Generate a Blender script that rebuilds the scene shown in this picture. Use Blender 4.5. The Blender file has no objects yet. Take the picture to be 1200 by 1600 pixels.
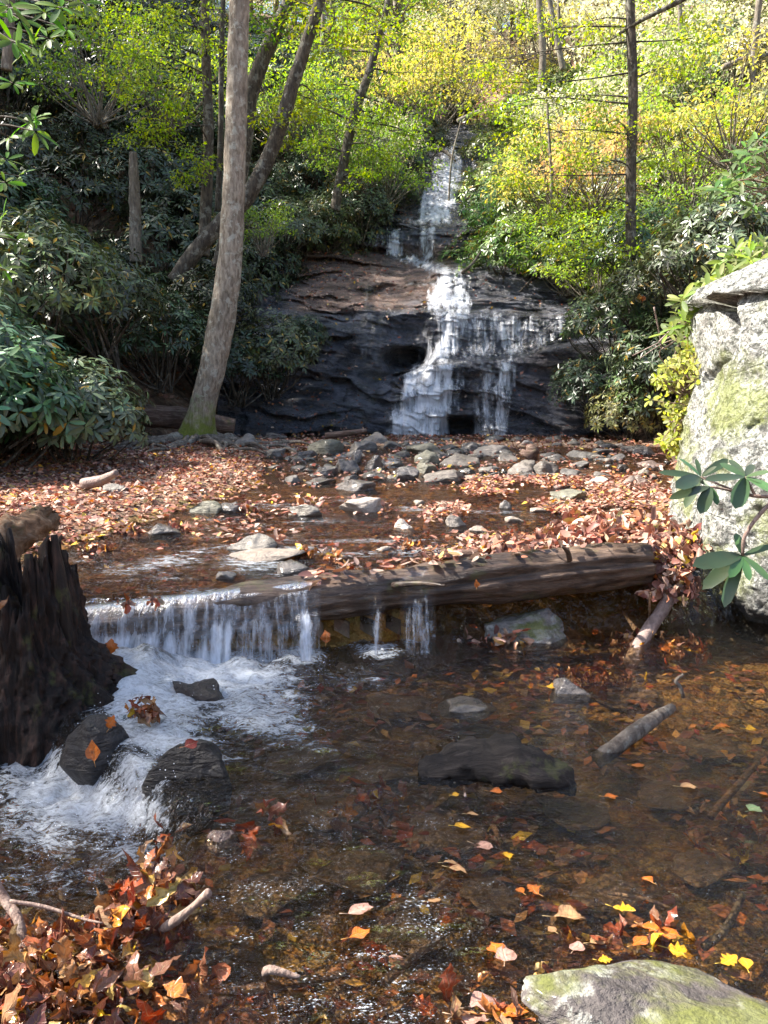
import bpy, math, random
import numpy as np
from mathutils import Vector
R = math.radians
sc = bpy.context.scene
rng = np.random.default_rng(7)
random.seed(7)

# ------------------------------------------------------------------ camera
CAMZ = 1.5
FPX = 1331.0                       # focal length in pixels of the 1200 px wide photograph
PITCH = math.atan(200 / FPX)
cam_d = bpy.data.cameras.new('camera')
cam = bpy.data.objects.new('camera', cam_d)
sc.collection.objects.link(cam)
cam.location = (0, 0, CAMZ)
cam.rotation_euler = (math.pi / 2 - PITCH, 0, 0)
cam_d.sensor_fit = 'VERTICAL'
cam_d.sensor_height = 36.0
cam_d.lens = 36.0 * FPX / 1600.0
cam_d.clip_start = 0.05
cam_d.clip_end = 600
sc.camera = cam

# ------------------------------------------------------------------ light
SUN_EL, SUN_AZ = R(49), R(-84)     # azimuth measured from +Y towards +X: the sun stands left and ahead
SV = np.array([math.sin(SUN_AZ) * math.cos(SUN_EL), math.cos(SUN_AZ) * math.cos(SUN_EL), math.sin(SUN_EL)])
world = bpy.data.worlds.new('World'); sc.world = world; world.use_nodes = True
wn = world.node_tree
sky = wn.nodes.new('ShaderNodeTexSky'); sky.sky_type = 'NISHITA'; sky.sun_disc = False
sky.sun_elevation = SUN_EL; sky.sun_rotation = SUN_AZ
sky.air_density = 1.0; sky.dust_density = 2.5; sky.ozone_density = 1.0
wn.links.new(sky.outputs[0], wn.nodes['Background'].inputs[0])
wn.nodes['Background'].inputs[1].default_value = 0.115
sun_d = bpy.data.lights.new('sun', 'SUN'); sun_d.energy = 5.0; sun_d.angle = R(0.6); sun_d.color = (1, .93, .84)
sun = bpy.data.objects.new('sun', sun_d); sc.collection.objects.link(sun)
sun.rotation_euler = Vector(-SV).to_track_quat('-Z', 'Y').to_euler()
sc.view_settings.view_transform = 'Standard'
sc.view_settings.look = 'None'
sc.view_settings.exposure = 1.82
sc.view_settings.gamma = 1.0
sc.cycles.max_bounces = 8
sc.cycles.diffuse_bounces = 3
sc.cycles.glossy_bounces = 3
sc.cycles.transmission_bounces = 4
sc.cycles.transparent_max_bounces = 16
sc.cycles.caustics_reflective = False
sc.cycles.caustics_refractive = False
sc.cycles.sample_clamp_indirect = 6

# ------------------------------------------------------------------ pixels and points
cp, sp_ = math.cos(PITCH), math.sin(PITCH)
def ray(px, py):
    a = (np.asarray(px, float) - 600) / FPX; b = (800 - np.asarray(py, float)) / FPX
    return np.stack([a, cp + b * sp_, -sp_ + b * cp], -1)
def at(px, py, depth):             # the point seen at a photograph pixel, at a distance along +Y
    r = ray(px, py); t = np.asarray(depth, float) / r[..., 1]
    return r * t[..., None] + np.array([0, 0, CAMZ])
def on(px, py, z=0.0):             # the point seen at a pixel on the level z
    r = ray(px, py); t = (z - CAMZ) / r[..., 2]
    return r * t[..., None] + np.array([0, 0, CAMZ])
def proj(P):
    P = np.asarray(P, float); y = P[..., 1]; z = P[..., 2] - CAMZ
    f = y * cp - z * sp_; u = y * sp_ + z * cp
    return 600 + FPX * P[..., 0] / f, 800 - FPX * u / f

# ------------------------------------------------------------------ noise
_pt = np.random.default_rng(3).permutation(256); _pt = np.concatenate([_pt, _pt, _pt])
_gr = np.random.default_rng(4).normal(size=(256, 3)); _gr /= np.linalg.norm(_gr, axis=1)[:, None]
def perlin(p):
    p = np.asarray(p, float); sh = p.shape[:-1]; p = p.reshape(-1, 3)
    i = np.floor(p).astype(int); f = p - i; i &= 255
    u = f * f * f * (f * (f * 6 - 15) + 10); out = np.zeros(len(p))
    for dx in (0, 1):
        for dy in (0, 1):
            for dz in (0, 1):
                g = _gr[_pt[_pt[_pt[i[:, 0] + dx] + i[:, 1] + dy] + i[:, 2] + dz]]
                w = (u[:, 0] if dx else 1 - u[:, 0]) * (u[:, 1] if dy else 1 - u[:, 1]) * (u[:, 2] if dz else 1 - u[:, 2])
                out += w * ((f - np.array([dx, dy, dz])) * g).sum(1)
    return out.reshape(sh)
def fbm(p, oct=4, gain=.5, lac=2.03):
    p = np.asarray(p, float); o = 0; a = 1
    for k in range(oct):
        o = o + a * perlin(p + 17.3 * k); p = p * lac; a *= gain
    return o
def sm(a, b, t):
    t = np.clip((np.asarray(t, float) - a) / (b - a), 0, 1); return t * t * (3 - 2 * t)
def unit(v): return v / np.maximum(np.linalg.norm(v, axis=-1, keepdims=True), 1e-9)

# ------------------------------------------------------------------ objects
def mesh_data(name, V, faces, mat=None, smooth=True, attrs=None):
    me = bpy.data.meshes.new(name)
    V = np.asarray(V, np.float32); me.vertices.add(len(V)); me.vertices.foreach_set('co', V.ravel())
    faces = [np.asarray(f, np.int32) for f in faces if len(f)]
    li = np.concatenate([f.ravel() for f in faces])
    tot = np.concatenate([np.full(len(f), f.shape[1], np.int32) for f in faces])
    me.loops.add(len(li)); me.loops.foreach_set('vertex_index', li)
    me.polygons.add(len(tot)); st = np.concatenate([[0], np.cumsum(tot)[:-1]]).astype(np.int32)
    me.polygons.foreach_set('loop_start', st); me.polygons.foreach_set('loop_total', tot)
    if smooth: me.polygons.foreach_set('use_smooth', np.ones(len(tot), bool))
    for k, a in (attrs or {}).items():
        at_ = me.attributes.new(k, 'FLOAT', 'POINT'); at_.data.foreach_set('value', np.asarray(a, np.float32))
    me.update(calc_edges=True)
    if mat: me.materials.append(mat)
    return me
def link(name, data, parent=None):
    o = bpy.data.objects.new(name, data); sc.collection.objects.link(o)
    if parent: o.parent = parent
    return o
def mk(name, V, faces, mat, parent=None, smooth=True, attrs=None, origin=None):
    V = np.asarray(V, float)
    if origin is not None: V = V - np.asarray(origin)
    o = link(name, mesh_data(name, V, faces, mat, smooth, attrs), parent)
    if origin is not None: o.location = origin
    return o
def tag(o, label, cat, group=None, kind=None):
    if label: o['label'] = label
    if cat: o['category'] = cat
    if group: o['group'] = group
    if kind: o['kind'] = kind
    return o
def empty(name, loc, label, cat, group=None):
    o = link(name, None); o.location = loc; o.empty_display_size = .2
    return tag(o, label, cat, group)
def copy_tree(o, loc=None, rz=0, s=1.0, label=None, group=None, color=None, sz=None, tilt=(0, 0)):
    c = o.copy(); sc.collection.objects.link(c)
    if loc is not None: c.location = loc
    c.rotation_euler = (tilt[0], tilt[1], rz); c.scale = (s, s, s if sz is None else sz)
    if label: c['label'] = label
    if group: c['group'] = group
    if color is not None: c.color = (*color, 1)
    for ch in list(o.children):
        k = ch.copy(); k.parent = c; sc.collection.objects.link(k)
        if color is not None and ch.name.startswith('foliage'): k.color = (*color, 1)
    return c
def structure(o): o['kind'] = 'structure'; return o

class MB:                           # collects pieces of one mesh
    def __init__(s): s.V = []; s.F = {3: [], 4: []}; s.n = 0
    def add(s, V, faces):
        for f in faces:
            f = np.asarray(f)
            if len(f): s.F[f.shape[1]].append(f + s.n)
        s.V.append(V); s.n += len(V); return s
    def data(s, name, mat, smooth=True):
        return mesh_data(name, np.concatenate(s.V), [np.concatenate(v) for v in s.F.values() if v], mat, smooth)
    def obj(s, name, mat, parent=None, smooth=True, origin=None):
        V = np.concatenate(s.V)
        return mk(name, V, [np.concatenate(v) for v in s.F.values() if v], mat, parent, smooth, None, origin)

def spline(pts, n):
    pts = np.asarray(pts, float); d = np.concatenate([[0], np.cumsum(np.linalg.norm(np.diff(pts[:, :3], axis=0), axis=1))])
    t = np.linspace(0, d[-1], n); P = np.concatenate([[2 * pts[0] - pts[1]], pts, [2 * pts[-1] - pts[-2]]])
    k = np.clip(np.searchsorted(d, t, side='right') - 1, 0, len(pts) - 2)
    u = ((t - d[k]) / np.maximum(d[k + 1] - d[k], 1e-9))[:, None]
    a, b, c, e = P[k], P[k + 1], P[k + 2], P[k + 3]
    return .5 * (2 * b + (c - a) * u + (2 * a - 5 * b + 4 * c - e) * u**2 + (3 * b - a - 3 * c + e) * u**3)
def tube(pts, rad, n=12, seg=None, rough=0.0, freq=6.0, caps=True, smooth_path=True, ellipse=1.0):
    pts = np.asarray(pts, float); rad = np.broadcast_to(np.asarray(rad, float), (len(pts),))
    q = np.concatenate([pts, rad[:, None]], 1)
    if len(q) > 2 or seg:
        q = spline(q, seg or 4 * len(q)) if smooth_path else q
    P, r = q[:, :3], np.maximum(q[:, 3], 1e-4)
    T = unit(np.gradient(P, axis=0)); ref = np.array([0, 0, 1.]) if abs(T[0, 2]) < .9 else np.array([1., 0, 0])
    Nn = []; nn = unit(np.cross(T[0], ref))
    for k in range(len(P)):
        nn = unit(nn - T[k] * (nn @ T[k])); Nn.append(nn)
    Nn = np.array(Nn); B = np.cross(T, Nn); a = np.linspace(0, 2 * math.pi, n, endpoint=False)
    dirs = Nn[:, None] * np.cos(a)[None, :, None] + B[:, None] * np.sin(a)[None, :, None] * ellipse
    V = P[:, None] + dirs * r[:, None, None]
    if rough:
        nz = fbm(V * freq, 3); V = V + dirs * (nz * rough * r[:, None])[..., None]
    m = len(P); V = V.reshape(-1, 3); i = np.arange(m - 1)[:, None] * n; j = np.arange(n)[None]; jn = (j + 1) % n
    F = np.stack([i + j, i + jn, i + n + jn, i + n + j], -1).reshape(-1, 4); fs = [F]
    if caps:
        V = np.concatenate([V, P[:1], P[-1:]]); c0, c1 = m * n, m * n + 1; j = np.arange(n); jn = (j + 1) % n
        fs.append(np.concatenate([np.stack([np.full(n, c0), jn, j], -1), np.stack([np.full(n, c1), (m - 1) * n + j, (m - 1) * n + jn], -1)]))
    return V, fs
def leaves(P, D, N, L, W, curl=.2, fold=.3, hi=False, wprof=None):
    """many leaves at once; P bases, D direction, N normal; far leaves have two faces, near ones ten"""
    n = len(P); D = unit(D); S = unit(np.cross(D, N)); N = np.cross(S, D)
    L = np.broadcast_to(L, (n,))[:, None]; W = np.broadcast_to(W, (n,))[:, None]; curl = np.broadcast_to(curl, (n,))[:, None]
    fold = np.broadcast_to(fold, (n,))[:, None]
    if not hi:
        ts = [.5]; ws = [1.]
    else:
        ws = wprof or [.6, 1., .95, .55]; ts = list(np.linspace(.13, .87, len(ws)))
    rows = [P[:, None]]
    for t, w in zip(ts, ws):
        c = P + D * L * t - N * curl * L * t * t
        e = N * (fold * W * w)
        rows.append(np.stack([c - S * W * w + e, c, c + S * W * w + e], 1))
    rows.append((P + D * L - N * curl * L)[:, None])
    V = np.concatenate(rows, 1); k = V.shape[1]; m = len(ts)
    if not hi:
        q = np.array([[0, 2, 4, 1], [0, 3, 4, 2]]); F = (q[None] + (np.arange(n) * k)[:, None, None]).reshape(-1, 4)
        return V.reshape(-1, 3), [F]
    q = []; 
    for a in range(m - 1):
        b = 1 + 3 * a; q += [[b, b + 1, b + 4, b + 3], [b + 1, b + 2, b + 5, b + 4]]
    tr = [[0, 2, 1], [0, 3, 2], [k - 4, k - 3, k - 1], [k - 3, k - 2, k - 1]]
    off = (np.arange(n) * k)[:, None, None]
    return V.reshape(-1, 3), [(np.array(q)[None] + off).reshape(-1, 4), (np.array(tr)[None] + off).reshape(-1, 3)]
def leaf_attrs(n, m):               # across and along every leaf, for its veins
    u = np.concatenate([[0]] + [[1, 0, 1]] * m + [[0]]); t = np.concatenate([[0]] + [[v] * 3 for v in np.linspace(.13, .87, m)] + [[1]])
    return {'leaf_u': np.tile(u, n), 'leaf_t': np.tile(t, n)}
LOBED = [.34, .62, .50, 1.0, .62, .82, .40, .30]; OVATE = [.42, .74, .94, 1.0, .94, .78, .52, .24]
def rdir(n, g=rng): return unit(g.normal(size=(n, 3)))

# ------------------------------------------------------------------ materials
class NT:
    def __init__(s, name):
        s.m = bpy.data.materials.new(name); s.m.use_nodes = True; s.t = s.m.node_tree; s.t.nodes.clear()
        s.out = s.t.nodes.new('ShaderNodeOutputMaterial')
    def n(s, typ, _ins=None, **kw):
        nd = s.t.nodes.new(typ)
        for k, v in kw.items(): setattr(nd, k, v)
        for k, v in (_ins or {}).items():
            i = nd.inputs[k]
            if isinstance(v, bpy.types.NodeSocket): s.t.links.new(v, i)
            else: i.default_value = (*v, 1) if isinstance(v, tuple) and len(v) == 3 and i.type == 'RGBA' else v
        return nd
    def math(s, op, a, b=0.0, c=0.0, clamp=False):
        return s.n('ShaderNodeMath', {0: a, 1: b, 2: c}, operation=op, use_clamp=clamp).outputs[0]
    def mix(s, f, a, b, blend='MIX'):
        nd = s.n('ShaderNodeMix', None, data_type='RGBA', blend_type=blend)
        for k, v in ((0, f), (6, a), (7, b)):
            if isinstance(v, bpy.types.NodeSocket): s.t.links.new(v, nd.inputs[k])
            else: nd.inputs[k].default_value = (*v, 1) if isinstance(v, tuple) and len(v) == 3 else v
        return nd.outputs[2]
    def ramp(s, f, stops, interp='LINEAR'):
        nd = s.n('ShaderNodeValToRGB', {0: f}); cr = nd.color_ramp; cr.interpolation = interp
        while len(cr.elements) < len(stops): cr.elements.new(.5)
        for e, (p, c) in zip(cr.elements, stops):
            e.position = p; e.color = (*c, 1) if isinstance(c, tuple) else (c, c, c, 1)
        return nd.outputs[0]
    def co(s, scale=(1, 1, 1), rot=(0, 0, 0), kind='Object', geo=False):
        src = s.n('ShaderNodeNewGeometry').outputs['Position'] if geo else s.n('ShaderNodeTexCoord').outputs[kind]
        return s.n('ShaderNodeMapping', {'Vector': src, 'Scale': scale, 'Rotation': rot}).outputs[0]
    def noise(s, v, scale=5, detail=4, rough=.55, dist=0.0):
        return s.n('ShaderNodeTexNoise', {'Vector': v, 'Scale': scale, 'Detail': detail, 'Roughness': rough, 'Distortion': dist}).outputs[0]
    def voro(s, v, scale=5, feature='F1', out=0):
        return s.n('ShaderNodeTexVoronoi', {'Vector': v, 'Scale': scale}, feature=feature).outputs[out]
    def bump(s, h, strength=.5, dist=.02, normal=None):
        i = {'Height': h, 'Strength': strength, 'Distance': dist}
        if normal is not None: i['Normal'] = normal
        return s.n('ShaderNodeBump', i).outputs[0]
    def attr(s, name): return s.n('ShaderNodeAttribute', None, attribute_name=name).outputs['Fac']
    def pbr(s, col, rough=.6, normal=None, spec=.5, extra=None):
        i = {'Base Color': col, 'Roughness': rough, 'Specular IOR Level': spec}
        if normal is not None: i['Normal'] = normal
        i.update(extra or {})
        return s.n('ShaderNodeBsdfPrincipled', i).outputs[0]
    def done(s, sh): s.t.links.new(sh, s.out.inputs[0]); return s.m

def leaf_mat(name, trans=.4, rough=.45, spec=.35, hue=.03, vlo=.55, vhi=1.45, base=None, vein=False, old=0.0):
    m = NT(name)
    g = m.n('ShaderNodeNewGeometry'); isl = g.outputs['Random Per Island']
    col = m.n('ShaderNodeObjectInfo').outputs['Color'] if base is None else base
    r2 = m.math('FRACT', m.math('MULTIPLY', isl, 37.7)); r3 = m.math('FRACT', m.math('MULTIPLY', isl, 91.3))
    if isinstance(base, list):
        col = m.ramp(isl, base, 'CONSTANT')
    hs = m.n('ShaderNodeHueSaturation', {'Hue': m.math('MULTIPLY_ADD', m.math('SUBTRACT', r2, .5), 2 * hue, .5),
             'Saturation': m.math('MULTIPLY_ADD', r3, .35, .8), 'Value': m.math('MULTIPLY_ADD', m.math('POWER', r3, 1.3), vhi - vlo, vlo), 'Color': col}).outputs[0]
    nz = m.noise(m.co(), 28, 3); hs = m.mix(m.math('MULTIPLY', nz, .5), hs, m.mix(.5, hs, (.10, .05, .02)))
    nrm = None
    if old: hs = m.mix(m.math('GREATER_THAN', r2, 1 - old), hs, (.34, .22, .03))
    if vein:
        u = m.attr('leaf_u'); t = m.attr('leaf_t'); rib = m.math('SUBTRACT', 1.0, m.math('MULTIPLY', u, 9.0), clamp=True)
        side = m.math('SINE', m.math('MULTIPLY', m.math('SUBTRACT', t, m.math('MULTIPLY', u, .16)), 52.0)); side = m.math('MULTIPLY', m.math('SUBTRACT', side, .80), 4.0, clamp=True)
        vn = m.math('MAXIMUM', rib, m.math('MULTIPLY', side, .55)); spots = m.ramp(m.noise(m.co(), 75, 4, .7), [(.56, 0.0), (.64, 1.0)])
        edge = m.math('MULTIPLY', m.ramp(m.math('ADD', u, m.math('MULTIPLY', m.noise(m.co(), 30, 3), .8)), [(.95, 0.0), (1.35 if False else 1.0, 1.0)]), .45)
        hs = m.mix(m.math('MULTIPLY', spots, .6), hs, (.07, .03, .015)); hs = m.mix(edge, hs, m.mix(.7, hs, (.10, .04, .02))); hs = m.mix(m.math('MULTIPLY', vn, .35), hs, (.50, .36, .20))
        nrm = m.bump(m.math('ADD', m.math('MULTIPLY', vn, -.6), m.noise(m.co(), 60, 4)), .7, .004)
    p = m.pbr(hs, rough, nrm, spec)
    tcol = m.n('ShaderNodeHueSaturation', {'Hue': .49, 'Saturation': 1.15, 'Value': 1.25, 'Color': hs}).outputs[0]
    t = m.n('ShaderNodeBsdfTranslucent', {'Color': tcol}).outputs[0]
    return m.done(m.n('ShaderNodeMixShader', {0: trans, 1: p, 2: t}).outputs[0])
M = {}
M['rhodo'] = leaf_mat('rhododendron_leaf', .12, .36, .5, .03, .5, 1.7, old=.03)
M['rhodo_near'] = leaf_mat('near_rhododendron_leaf', .12, .36, .5, .02, .6, 1.4)
M['leaf'] = leaf_mat('thin_leaf', .5, .5, .3, .03, .6, 1.35)
LIT = [(0, (.36, .15, .105)), (.16, (.44, .22, .16)), (.34, (.25, .11, .085)), (.46, (.52, .33, .24)), (.60, (.46, .19, .09)), (.70, (.17, .08, .06)), (.82, (.60, .43, .33)), (.93, (.60, .36, .09)), (.98, (.62, .48, .12))]
M['litter'] = leaf_mat('dead_leaf', .15, .5, .35, .012, .6, 1.3, LIT)
M['litter_dark'] = leaf_mat('wet_dead_leaf', .08, .28, .5, .012, .5, 1.1, [(0, (.32, .09, .045)), (.25, (.44, .16, .06)), (.45, (.15, .055, .04)), (.6, (.52, .23, .09)), (.8, (.55, .33, .12)), (.93, (.62, .44, .10))])
M['single'] = leaf_mat('fallen_leaf', .2, .35, .45, .015, .8, 1.15, vein=True)
WET = [(0, (.26, .08, .04)), (.3, (.38, .14, .055)), (.5, (.14, .05, .035)), (.66, (.50, .23, .08)), (.80, (.50, .27, .09)), (.92, (.56, .36, .08))]
M['litter_near'] = leaf_mat('wet_curled_leaf', .15, .24, .5, .015, .6, 1.25, WET, vein=True)

def rock_mat(name, c1, c2, c3, rough=.6, moss=0.0, wet=0.0, scale=1.0, bump=.6, mossc=(.10, .13, .02), lichen=0.0, tint=False):
    m = NT(name); v = m.co((scale,) * 3)
    n1 = m.noise(v, 3.2, 6, .62, .4); n2 = m.noise(m.co((scale * .8, scale * .8, scale * 3.0), (.2, .1, 0)), 4, 6, .6, .8); n3 = m.noise(v, 32, 4, .65)
    col = m.mix(m.ramp(n1, [(.35, 0.0), (.65, 1.0)]), c1, c2)
    col = m.mix(m.ramp(n2, [(.5, 0.0), (.72, 1.0)]), col, c3)
    col = m.mix(m.math('MULTIPLY', m.ramp(n3, [(.35, 1.0), (.55, 0.0)]), .45), col, m.mix(.6, col, (.01, .01, .01)))
    if tint: col = m.mix(1.0, col, m.n('ShaderNodeObjectInfo').outputs['Color'], 'MULTIPLY')
    if lichen:
        l = m.math('MULTIPLY', m.ramp(m.noise(v, 2.2, 7, .72, .3), [(.50, 0.0), (.56, 1.0)]), lichen)
        col = m.mix(l, col, (.62, .64, .56))
    nz = m.n('ShaderNodeSeparateXYZ', {0: m.n('ShaderNodeNewGeometry').outputs['Normal']}).outputs[2]
    rr = m.math('MULTIPLY_ADD', n1, .35, rough - .17)
    if moss:
        f = m.math('MULTIPLY', m.ramp(m.math('ADD', m.math('MULTIPLY', nz, .22), m.noise(v, 1.9, 5, .6)), [(.66 - .22 * moss, 0.0), (.80 - .22 * moss, 1.0)]), .9)
        mc = m.mix(m.noise(v, 45, 3), tuple(x * .45 for x in mossc), tuple(min(1, x * 1.6) for x in mossc))
        col = m.mix(f, col, mc); rr = m.mix(f, rr, (.9, .9, .9))
    h = m.math('ADD', m.math('MULTIPLY', n2, .9), m.math('ADD', m.math('MULTIPLY', n1, .6), m.math('MULTIPLY', n3, .28)))
    return m.done(m.pbr(col, rr, m.bump(h, bump, .05), .5, {'Coat Weight': wet, 'Coat Roughness': .12} if wet else None))
M['stone'] = rock_mat('stream_stone', (.13, .118, .105), (.25, .225, .20), (.085, .075, .07), .58, .0, .15, 2.2, .8, tint=True)
M['wet_stone'] = rock_mat('wet_stone', (.035, .032, .03), (.09, .075, .06), (.02, .02, .02), .3, .0, .55, 2.4, .8, tint=True)
M['black_stone'] = rock_mat('black_wet_stone', (.012, .011, .011), (.035, .03, .028), (.008, .008, .008), .45, .0, 0, 2.4, 1.0, tint=True)
M['mossy_stone'] = rock_mat('mossy_stone', (.10, .09, .085), (.20, .175, .17), (.065, .055, .055), .65, .16, .1, 2.2, .9, (.10, .11, .02), .4, tint=True)

def cliff_mat():
    m = NT('cliff_rock')
    v = m.co(); strat = m.co((.55, 1.0, 3.2), (.0, .10, 0))
    n1 = m.noise(v, 1.1, 7, .62, .5); n2 = m.noise(strat, 2.2, 8, .66, .7); n3 = m.noise(m.co((1, 1, 1.8)), 22, 6, .75, .6)
    dark = m.mix(m.ramp(n1, [(.36, 0.0), (.66, 1.0)]), (.045, .05, .065), (.23, .24, .29))
    dark = m.mix(m.ramp(n2, [(.52, 0.0), (.70, 1.0)]), dark, (.22, .185, .17))
    tan = m.mix(m.ramp(n2, [(.38, 0.0), (.64, 1.0)]), (.14, .095, .08), (.46, .31, .25))
    tan = m.mix(m.ramp(n1, [(.55, 0.0), (.7, .75)]), tan, (.05, .045, .05))
    col = m.mix(m.math('MULTIPLY', m.attr('tan'), m.ramp(m.noise(v, 1.6, 5), [(.3, .3), (.5, 1.0)])), dark, tan)
    col = m.mix(m.ramp(n3, [(.40, .7), (.52, 0.0)]), col, (.008, .008, .010))
    moss = m.math('MULTIPLY', m.ramp(m.noise(v, 2.3, 6, .65), [(.58, 0.0), (.68, 1.0)]), .55)
    col = m.mix(moss, col, (.035, .05, .014))
    h = m.math('ADD', m.math('MULTIPLY', n2, .55), m.math('ADD', m.math('MULTIPLY', n1, .4), m.math('MULTIPLY', n3, .55)))
    dark = dark
    rough = m.ramp(m.noise(v, 2.7, 5), [(.35, .12), (.65, .45)])
    return m.done(m.pbr(col, rough, m.bump(h, 1.0, .20), .8))
M['cliff'] = cliff_mat()

def ground_mat():
    m = NT('forest_ground'); v = m.co(geo=True)
    n1 = m.noise(v, 1.3, 6, .6); n2 = m.noise(v, 20, 4, .7)
    vc = m.voro(v, 13, 'F1', 1); c = m.n('ShaderNodeSeparateColor', {0: vc}).outputs[0]
    col = m.ramp(c, [(0, (.20, .11, .07)), (.3, (.32, .19, .12)), (.5, (.12, .075, .05)), (.75, (.40, .28, .19)), (.95, (.16, .12, .07))])
    col = m.mix(m.ramp(n1, [(.45, 0.0), (.62, .8)]), col, (.035, .022, .014))
    return m.done(m.pbr(col, .8, m.bump(m.math('ADD', n2, c), .8, .03), .3))
M['ground'] = ground_mat()
def bed_mat():
    m = NT('stream_bed'); v = m.co(geo=True)
    d = m.voro(v, 7, 'F1', 0); vc = m.n('ShaderNodeSeparateColor', {0: m.voro(v, 7, 'F1', 1)}).outputs[0]
    vs = m.n('ShaderNodeSeparateColor', {0: m.voro(v, 24, 'F1', 1)}).outputs[0]
    col = m.ramp(vc, [(0, (.15, .07, .035)), (.25, (.15, .12, .07)), (.5, (.28, .19, .10)), (.7, (.10, .07, .045)), (.9, (.30, .22, .11))])
    col = m.mix(.45, col, m.ramp(vs, [(0, (.06, .04, .025)), (.4, (.34, .17, .06)), (.7, (.14, .11, .06)), (1, (.46, .27, .10))]))
    n = m.noise(v, 2.3, 5, .6); col = m.mix(m.ramp(n, [(.45, 0.0), (.7, .7)]), col, (.05, .035, .018)); col = m.mix(m.ramp(m.noise(v, 5.5, 4, .6), [(.52, 0.0), (.68, .5)]), col, (.17, .15, .06))
    h = m.math('ADD', m.math('MULTIPLY', d, -1.2), m.noise(v, 30, 4))
    return m.done(m.pbr(m.n('ShaderNodeBrightContrast', {'Color': col, 'Contrast': .12, 'Bright': .01}).outputs[0], .55, m.bump(h, 1.0, .06), .4))
M['bed'] = bed_mat()

def bark_mat(name, c1, c2, lichen=.0, moss_z=None, vs=1.0, wetc=0.0):
    m = NT(name); v = m.co((vs, vs, vs * .28)); v2 = m.co()
    n1 = m.noise(v, 26, 6, .65, .4); n2 = m.noise(v2, 3, 5, .6)
    col = m.mix(m.ramp(n1, [(.35, 0.0), (.65, 1.0)]), c1, c2)
    col = m.mix(m.ramp(n2, [(.45, 0.0), (.7, .6)]), col, tuple(x * .5 for x in c1))
    if lichen:
        l = m.math('MULTIPLY', m.ramp(m.noise(v2, 7, 6, .7), [(.54, 0.0), (.60, 1.0)]), lichen); col = m.mix(l, col, (.46, .47, .40))
    if moss_z:
        z = m.n('ShaderNodeSeparateXYZ', {0: v2}).outputs[2]
        f = m.ramp(m.math('ADD', m.math('MULTIPLY', z, -1.0 / moss_z), m.math('MULTIPLY', m.noise(v2, 7, 4), 1.6)), [(.05, 0.0), (.55, .95)])
        col = m.mix(f, col, m.mix(m.noise(v2, 50, 3), (.05, .07, .008), (.22, .25, .04)))
    h = m.math('ADD', n1, m.math('MULTIPLY', n2, .3))
    return m.done(m.pbr(col, .85 - .5 * wetc, m.bump(h, .8, .025), .25 + .3 * wetc))
M['bark'] = bark_mat('grey_bark', (.14, .11, .08), (.40, .345, .27), .55, .95)
M['bark_dark'] = bark_mat('dark_bark', (.035, .028, .022), (.12, .10, .075), .25)
M['bark_far'] = bark_mat('far_bark', (.09, .075, .06), (.26, .22, .17), .3)
M['root'] = bark_mat('root_bark', (.07, .055, .045), (.24, .20, .16), .3)
M['twig'] = bark_mat('twig_bark', (.16, .10, .08), (.36, .27, .22), .1, None, 1.5)
def wood_mat(name, c1, c2, c3, rough=.6, axis_rot=(0, 0, 0), rotted=.4, coat=0.0, sc_=(1, 9, 9)):
    m = NT(name); v = m.co(sc_, axis_rot); v2 = m.co()
    n1 = m.noise(v, 3.2, 8, .68, .5); n2 = m.noise(v2, 4, 5, .6)
    col = m.ramp(n1, [(.30, c1), (.50, c2), (.68, c3)])
    col = m.mix(m.ramp(n2, [(.42, 0.0), (.62, rotted)]), col, tuple(x * .4 for x in c1))
    col = m.mix(m.math('MULTIPLY', m.ramp(m.noise(v2, 6, 5, .7), [(.58, 0.0), (.66, 1.0)]), .4), col, (.10, .11, .03))
    return m.done(m.pbr(col, rough, m.bump(n1, 1.0, .03), .3, {'Coat Weight': coat, 'Coat Roughness': .2}))
M['log'] = wood_mat('weathered_log_wood', (.028, .017, .012), (.10, .063, .043), (.24, .165, .11), .42, (0, 0, R(-12)), .6, .35)
M['stump'] = wood_mat('rotten_stump_wood', (.006, .004, .003), (.022, .013, .009), (.09, .045, .03), .6, (0, 0, 0), .6, 0, (9, 9, 1))
M['drift'] = wood_mat('driftwood', (.14, .10, .085), (.30, .22, .19), (.44, .34, .29), .6, (0, 0, 0), .3, .1, (4, 4, 4))
M['bedlog'] = wood_mat('old_log_wood', (.06, .035, .025), (.16, .10, .075), (.30, .23, .18), .8, (0, 0, 0), .5)
M['chunk'] = wood_mat('broken_log_wood', (.08, .05, .03), (.30, .17, .09), (.42, .31, .20), .8, (0, R(38), 0), .5)
M['slab_wood'] = wood_mat('dark_waterlogged_wood', (.010, .007, .006), (.022, .017, .014), (.07, .055, .047), .75, (0, 0, 0), .3, 0, (1.2, 8, 8))

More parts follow.
